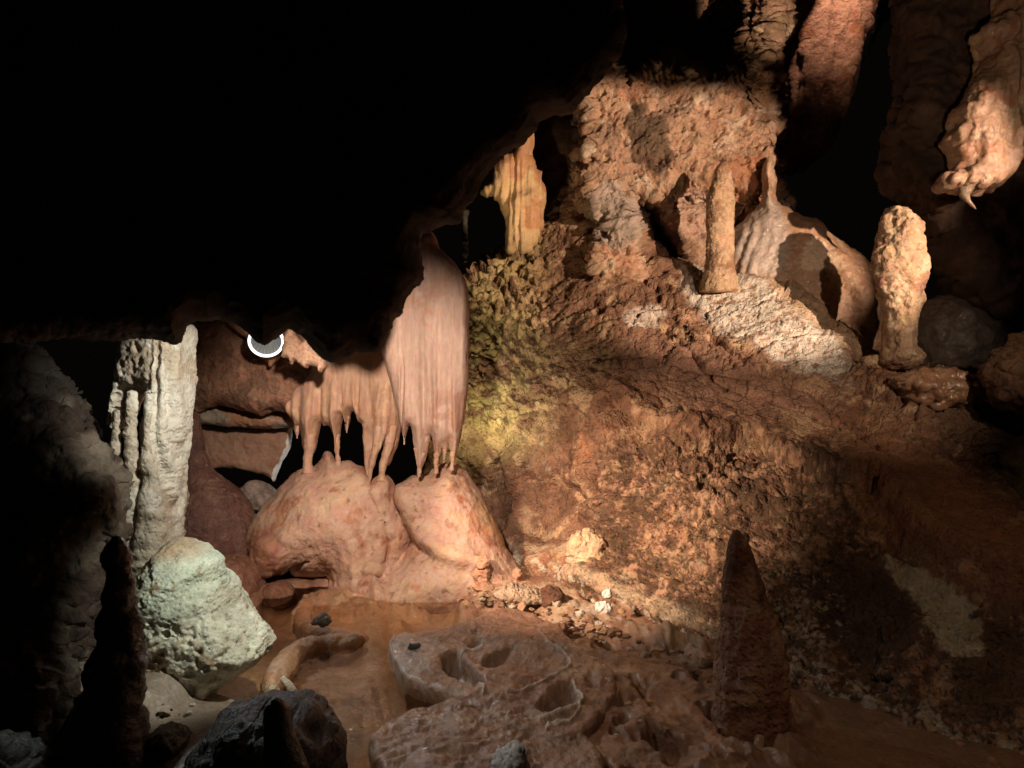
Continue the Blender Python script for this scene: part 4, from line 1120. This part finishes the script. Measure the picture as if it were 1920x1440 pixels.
def plate_col(p, px, py):
    c = base_col((0.34, 0.215, 0.15), [((0.27, 0.15, 0.095), 0.05, 3), ((0.40, 0.28, 0.20), 0.2, 5)])(p, px, py)
    d = np.full(len(p), 99.0)
    for line in RIMS:
        d = np.minimum(d, ldist(px, py, line) + 2.2 * perlin(p * 18) + 1.0)
    c = mixc(c, (0.74, 0.68, 0.60), 0.85 * sstep(3.6, 1.6, d))
    c = mixc(c, (0.50, 0.44, 0.38), 0.6 * sstep(0.35, 0.7, blob(px, py, 765, 1250, 50, 40, 40) + 0.5 * fbm(p * 12, 4)))
    c = mixc(c, (0.33, 0.17, 0.11), 0.7 * sstep(0.3, 0.7, blob(px, py, 960, 1185, 110, 40, 15)))
    return c


pl = relief('rimstone_plate', [(727, 1232), (733, 1214), (752, 1203), (790, 1196), (830, 1190), (862, 1180), (890, 1168), (920, 1158), (955, 1155), (1000, 1162), (1040, 1182), (1070, 1212), (1110, 1238), (1150, 1270),
    (1160, 1310), (1130, 1360), (1090, 1400), (1060, 1420), (960, 1390), (905, 1352), (868, 1334), (835, 1318), (800, 1306), (762, 1288), (740, 1264)],
    None, 0.045, 16, M_plate, plate_col, [('f', 0.006, 18), ('f', 0.003, 50)], step=1.8, wob=3, ground=0.075, post=plate_post, wn=9, power=3)
tag(pl, 'broad brown rimstone plate with white rimmed basins overhanging the pool', 'rimstone')
pl2 = relief('rimstone_plate', [(690, 1400), (702, 1384), (730, 1366), (770, 1348), (810, 1338), (850, 1326), (880, 1322), (930, 1330), (1000, 1350), (1060, 1372), (1110, 1400), (1140, 1460), (1140, 1700), (760, 1700), (720, 1480), (692, 1430)],
    None, 0.05, 18, M_plate, plate_col, [('f', 0.008, 14), ('f', 0.003, 50)], step=2, wob=3, ground=0.055, post=plate_post, wn=9, power=3)
tag(pl2, 'lower grey brown rimstone lobe with wavy edges at the front of the pool', 'rimstone')

# ------------------------------------------------------------------ stalagmites on the right
tc = spire('stalagmite', [(306, 1357, 4), (316, 1356, 9), (330, 1355, 13), (350, 1353, 18), (380, 1351, 21), (420, 1350, 22), (460, 1350, 22), (480, 1350, 22), (500, 1350, 23), (520, 1349, 27), (545, 1348, 34)],
    5.8, M_rough, base_col((0.48, 0.32, 0.20), [((0.34, 0.2, 0.12), 0.1, 5)]), [('r', 0.022, (9, 9, 3)), ('f', 0.016, (10, 10, 6)), ('r', 0.006, 30)], 80, 220)
tag(tc, 'slim straight tan stalagmite standing on the white crusted slope', 'stalagmite')


def dome_post(p, n, px, py, ww):
    s = 0.010 * np.sin(((px - 1440) * 0.32 + (py - 400) * 0.10) + 3 * fbm(p * 3, 3)) * sstep(1470, 1380, px) * sstep(400, 440, py)
    s += 0.05 * np.exp(-(ldist(px, py, [(1520, 430), (1580, 500), (1620, 560), (1640, 640)]) / 20) ** 2)
    s += 0.015 * ridged(p * 4, 3)
    return p + n * s[:, None]


dm = relief('flowstone_dome', [(1368, 470), (1372, 440), (1390, 415), (1412, 398), (1426, 380), (1431, 350), (1430, 320), (1438, 296), (1446, 298), (1452, 320), (1456, 345), (1454, 366), (1458, 382), (1484, 394), (1516, 414), (1550, 440), (1590, 462), (1625, 485), (1650, 520),
    (1660, 580), (1660, 690), (1560, 680), (1450, 600), (1370, 560)],
    lambda a, b: 6.2 - 0.0010 * (a - 1440) - 0.0006 * (b - 400), 0.22, 46, M_damp,
    lambda p, px, py: mixc(base_col((0.33, 0.195, 0.12), [((0.46, 0.32, 0.22), 0.1, 3)])(p, px, py), (0.36, 0.31, 0.27), 0.75 * sstep(0.3, 0.6, blob(px, py, 1425, 440, 55, 110, -10) + 0.3 * fbm(p * 4, 3))),
    [('f', 0.03, 3), ('w', 0.008, 26), ('f', 0.005, 40)], step=2, wob=3, post=dome_post, wn=13)
tag(dm, 'wet flowstone dome with a greyish white topped stalagmite, sloping to the right', 'flowstone')

cs = relief('stalagmite', [(1652, 412), (1660, 394), (1672, 384), (1686, 383), (1700, 392), (1714, 410), (1722, 432), (1727, 452), (1736, 472), (1739, 492), (1734, 515), (1726, 540), (1722, 570), (1716, 600), (1712, 630), (1714, 646), (1726, 660), (1731, 676), (1722, 690), (1690, 694), (1658, 686), (1654, 660),
    (1656, 620), (1660, 590), (1657, 555), (1648, 528), (1640, 505), (1637, 480), (1644, 455), (1648, 430)],
    4.9, 0.16, 44, M_rough, base_col((0.40, 0.27, 0.17), [((0.46, 0.35, 0.24), 0.14, 5), ((0.30, 0.16, 0.10), 0.15, 4)]),
    [('f', 0.05, 4), ('w', 0.025, 13), ('f', 0.010, 26), ('f', 0.005, 60)], step=1.6, wob=3, wn=15)
tag(cs, 'club shaped tan stalagmite, thick at the top, standing alone at the right', 'stalagmite')

dd = relief('flowstone_dome', [(1712, 660), (1716, 600), (1740, 560), (1780, 548), (1830, 570), (1880, 620), (1910, 680), (1900, 720), (1800, 730), (1720, 700)],
    5.3, 0.3, 70, M_damp, base_col((0.08, 0.062, 0.05)), [('f', 0.05, 3), ('r', 0.02, 8), ('f', 0.008, 20)], step=2.6, wob=4)
tag(dd, 'dim smooth grey flowstone dome behind the club shaped stalagmite', 'flowstone')

fs = spire('stalagmite', [(996, 1382, 4), (1004, 1383, 10), (1024, 1386, 17), (1060, 1390, 24), (1100, 1394, 32), (1140, 1398, 39), (1180, 1400, 46), (1220, 1403, 54), (1270, 1405, 59), (1320, 1407, 63), (1360, 1409, 72), (1395, 1411, 92), (1420, 1412, 125)],
    2.72, M_cliff, base_col((0.27, 0.13, 0.075), [((0.34, 0.20, 0.13), 0.12, 4), ((0.16, 0.07, 0.04), 0.15, 3)]), [('f', 0.03, (5, 5, 3)), ('r', 0.02, (11, 11, 2.5)), ('n', 0.008, (5, 5, 26)), ('f', 0.010, 22), ('f', 0.005, 50)], 140, 300)
tag(fs, 'tall dim brown stalagmite cone standing in the right foreground', 'stalagmite')

# wet flowstone at top right
def wf_post(p, n, px, py, ww):
    s = 0.03 * ridged(p * (9, 9, 1.6), 3) + 0.04 * fbm(p * 4, 3)
    s += 0.03 * (0.5 - worley(p * (9, 9, 6) + 0.4 * fbm(p * 4, 2)[:, None]))
    for a in (1868, 1888, 1905, 1926):
        s += 0.03 * np.exp(-((px - a - 4 * np.sin(py * .03)) / 5) ** 2)
    return p + n * s[:, None]


wf = relief('wet_flowstone', [(1832, 62), (1850, 58), (1868, 46), (1884, 20), (1896, -60), (2150, -60), (2150, 300), (1960, 300), (1900, 250), (1888, 300), (1872, 340), (1850, 356), (1838, 350), (1826, 360), (1812, 352), (1798, 358), (1786, 350), (1770, 352), (1762, 344), (1775, 330),
    (1792, 318), (1800, 300), (1796, 282), (1780, 262), (1786, 250), (1800, 240), (1792, 222), (1800, 196), (1818, 178), (1826, 160), (1838, 140), (1842, 118), (1858, 104), (1850, 88), (1838, 76)],
    4.6, 0.16, 26, M_damp, base_col((0.25, 0.155, 0.10), [((0.30, 0.23, 0.14), 0.2, 4), ((0.24, 0.12, 0.07), 0.2, 6)]), [('f', 0.012, 14), ('n', 0.004, 40)], step=2, wob=4, wf=0.05, post=wf_post, wn=11)
tag(wf, 'glossy wet tan flowstone mass dripping down the right wall', 'flowstone')
hk = spire('stalactite', [(335, 1818, 22), (355, 1812, 14), (366, 1808, 9), (376, 1814, 6), (386, 1823, 3.5), (392, 1829, 1.2)], 4.55, M_damp, base_col((0.14, 0.095, 0.06)), [('f', 0.008, 14)], 30, 70)
tag(hk, 'small curved pale stalactite hanging below the wet flowstone', 'stalactite')

# slim fluted column behind the roof rock
def fc_post(p, n, px, py, ww):
    s = 0.045 * ridged(np.stack([p[:, 0] * 11, p[:, 2] * 0.8, 0 * p[:, 0]], 1), 2)
    s += 0.055 * sstep(0, 22, pdist(px, py, [(945, 388), (962, 362), (1000, 358), (1022, 372), (1016, 396), (985, 402), (960, 408)]))
    return p + n * s[:, None]


fc = relief('fluted_column', [(984, 240), (994, 250), (996, 270), (990, 292), (1000, 312), (1012, 330), (1022, 350), (1024, 372), (1016, 392), (1014, 410), (1018, 424), (1004, 440), (994, 460), (986, 470), (972, 468), (958, 474), (952, 450), (950, 420), (944, 392), (938, 372), (924, 364), (898, 364),
    (918, 350), (928, 330), (932, 312), (944, 300), (962, 288), (974, 268)],
    6.35, 0.14, 26, M_flow, base_col((0.50, 0.33, 0.17), [((0.42, 0.22, 0.11), 0.1, 3)]), [('f', 0.012, 8), ('f', 0.004, 30)], step=1.8, wob=2, post=fc_post, wn=13)
tag(fc, 'slim pleated tan column standing behind the edge of the roof rock', 'column')
ts = spire('stalactite', [(395, 872, 8), (415, 872, 5), (440, 873, 4), (452, 872, 6), (460, 873, 4), (475, 872, 5), (492, 873, 2)], 5.2, M_flow, base_col((0.05, 0.045, 0.035)), [('n', 0.006, 40)], 20, 60)
tag(ts, 'thin dim stalactite hanging in the black gap right of the curtain top', 'stalactite')


# loose grit and stone chips on the crusty shelf, the cliff foot and the shore of the pool
def rubble():
    ico = [(0, 0, 1), (.89, 0, .45), (.28, .85, .45), (-.72, .53, .45), (-.72, -.53, .45), (.28, -.85, .45), (.72, .53, -.45), (-.28, .85, -.45), (-.89, 0, -.45), (-.28, -.85, -.45), (.72, -.53, -.45), (0, 0, -1)]
    fc = [(0, 1, 2), (0, 2, 3), (0, 3, 4), (0, 4, 5), (0, 5, 1), (1, 6, 2), (2, 7, 3), (3, 8, 4), (4, 9, 5), (5, 10, 1), (1, 10, 6), (2, 6, 7), (3, 7, 8), (4, 8, 9), (5, 9, 10), (11, 6, 10), (11, 7, 6), (11, 8, 7), (11, 9, 8), (11, 10, 9)]
    R = np.random.default_rng(5)
    gx, gy, Z = FLOOR
    V, Fs, C = [], [], []
    def line(a, b, n, w, sz):
        for _ in range(n):
            t = R.random(); yield a[0] + (b[0] - a[0]) * t + R.normal() * w * 2, a[1] + (b[1] - a[1]) * t + R.normal() * w, sz
    spots_ = list(line((880, 1110), (1150, 1190), 150, 16, .016)) + list(line((1120, 1150), (1330, 1240), 140, 12, .014)) + list(line((1480, 1300), (1900, 1440), 10, 9, .008)) \
        + list(line((240, 1330), (620, 1330), 40, 10, .008)) + list(line((1060, 1220), (1300, 1400), 60, 40, .008))
    for px, py, sz in spots_:
        i = int(np.clip(np.searchsorted(gx, px), 0, len(gx) - 1)); j = int(np.clip(np.searchsorted(gy, py), 0, len(gy) - 1))
        z = Z[i, j]
        if z < 0.0: continue
        q = pt(px, py, (CZ - z) * F / (py - CY))
        r = sz * (0.35 + R.random() ** 2 * 1.4)
        M = np.array(ico) * (r * np.array([1 + .5 * R.random(), 1 + .5 * R.random(), .5 + .5 * R.random()])) * (1 + .22 * R.normal(size=(12, 1)))
        a = R.random() * 6.28
        M = M @ np.array([[math.cos(a), math.sin(a), 0], [-math.sin(a), math.cos(a), 0], [0, 0, 1]])
        Fs += [tuple(len(V) + k for k in f) for f in fc]
        V += [tuple(np.array(q) + m + (0, 0, r * .15)) for m in M]
        c = np.array([0.34, 0.21, 0.13]) * (0.5 + R.random()) if R.random() < .85 else np.array([.55, .48, .38])
        C += [c] * 12
    o = make('rubble', V, Fs, M_rough, np.array(C), smooth=False)
    tag(o, 'small stone chips scattered on the shelf and along the foot of the cliff', kind='stuff')


rubble()
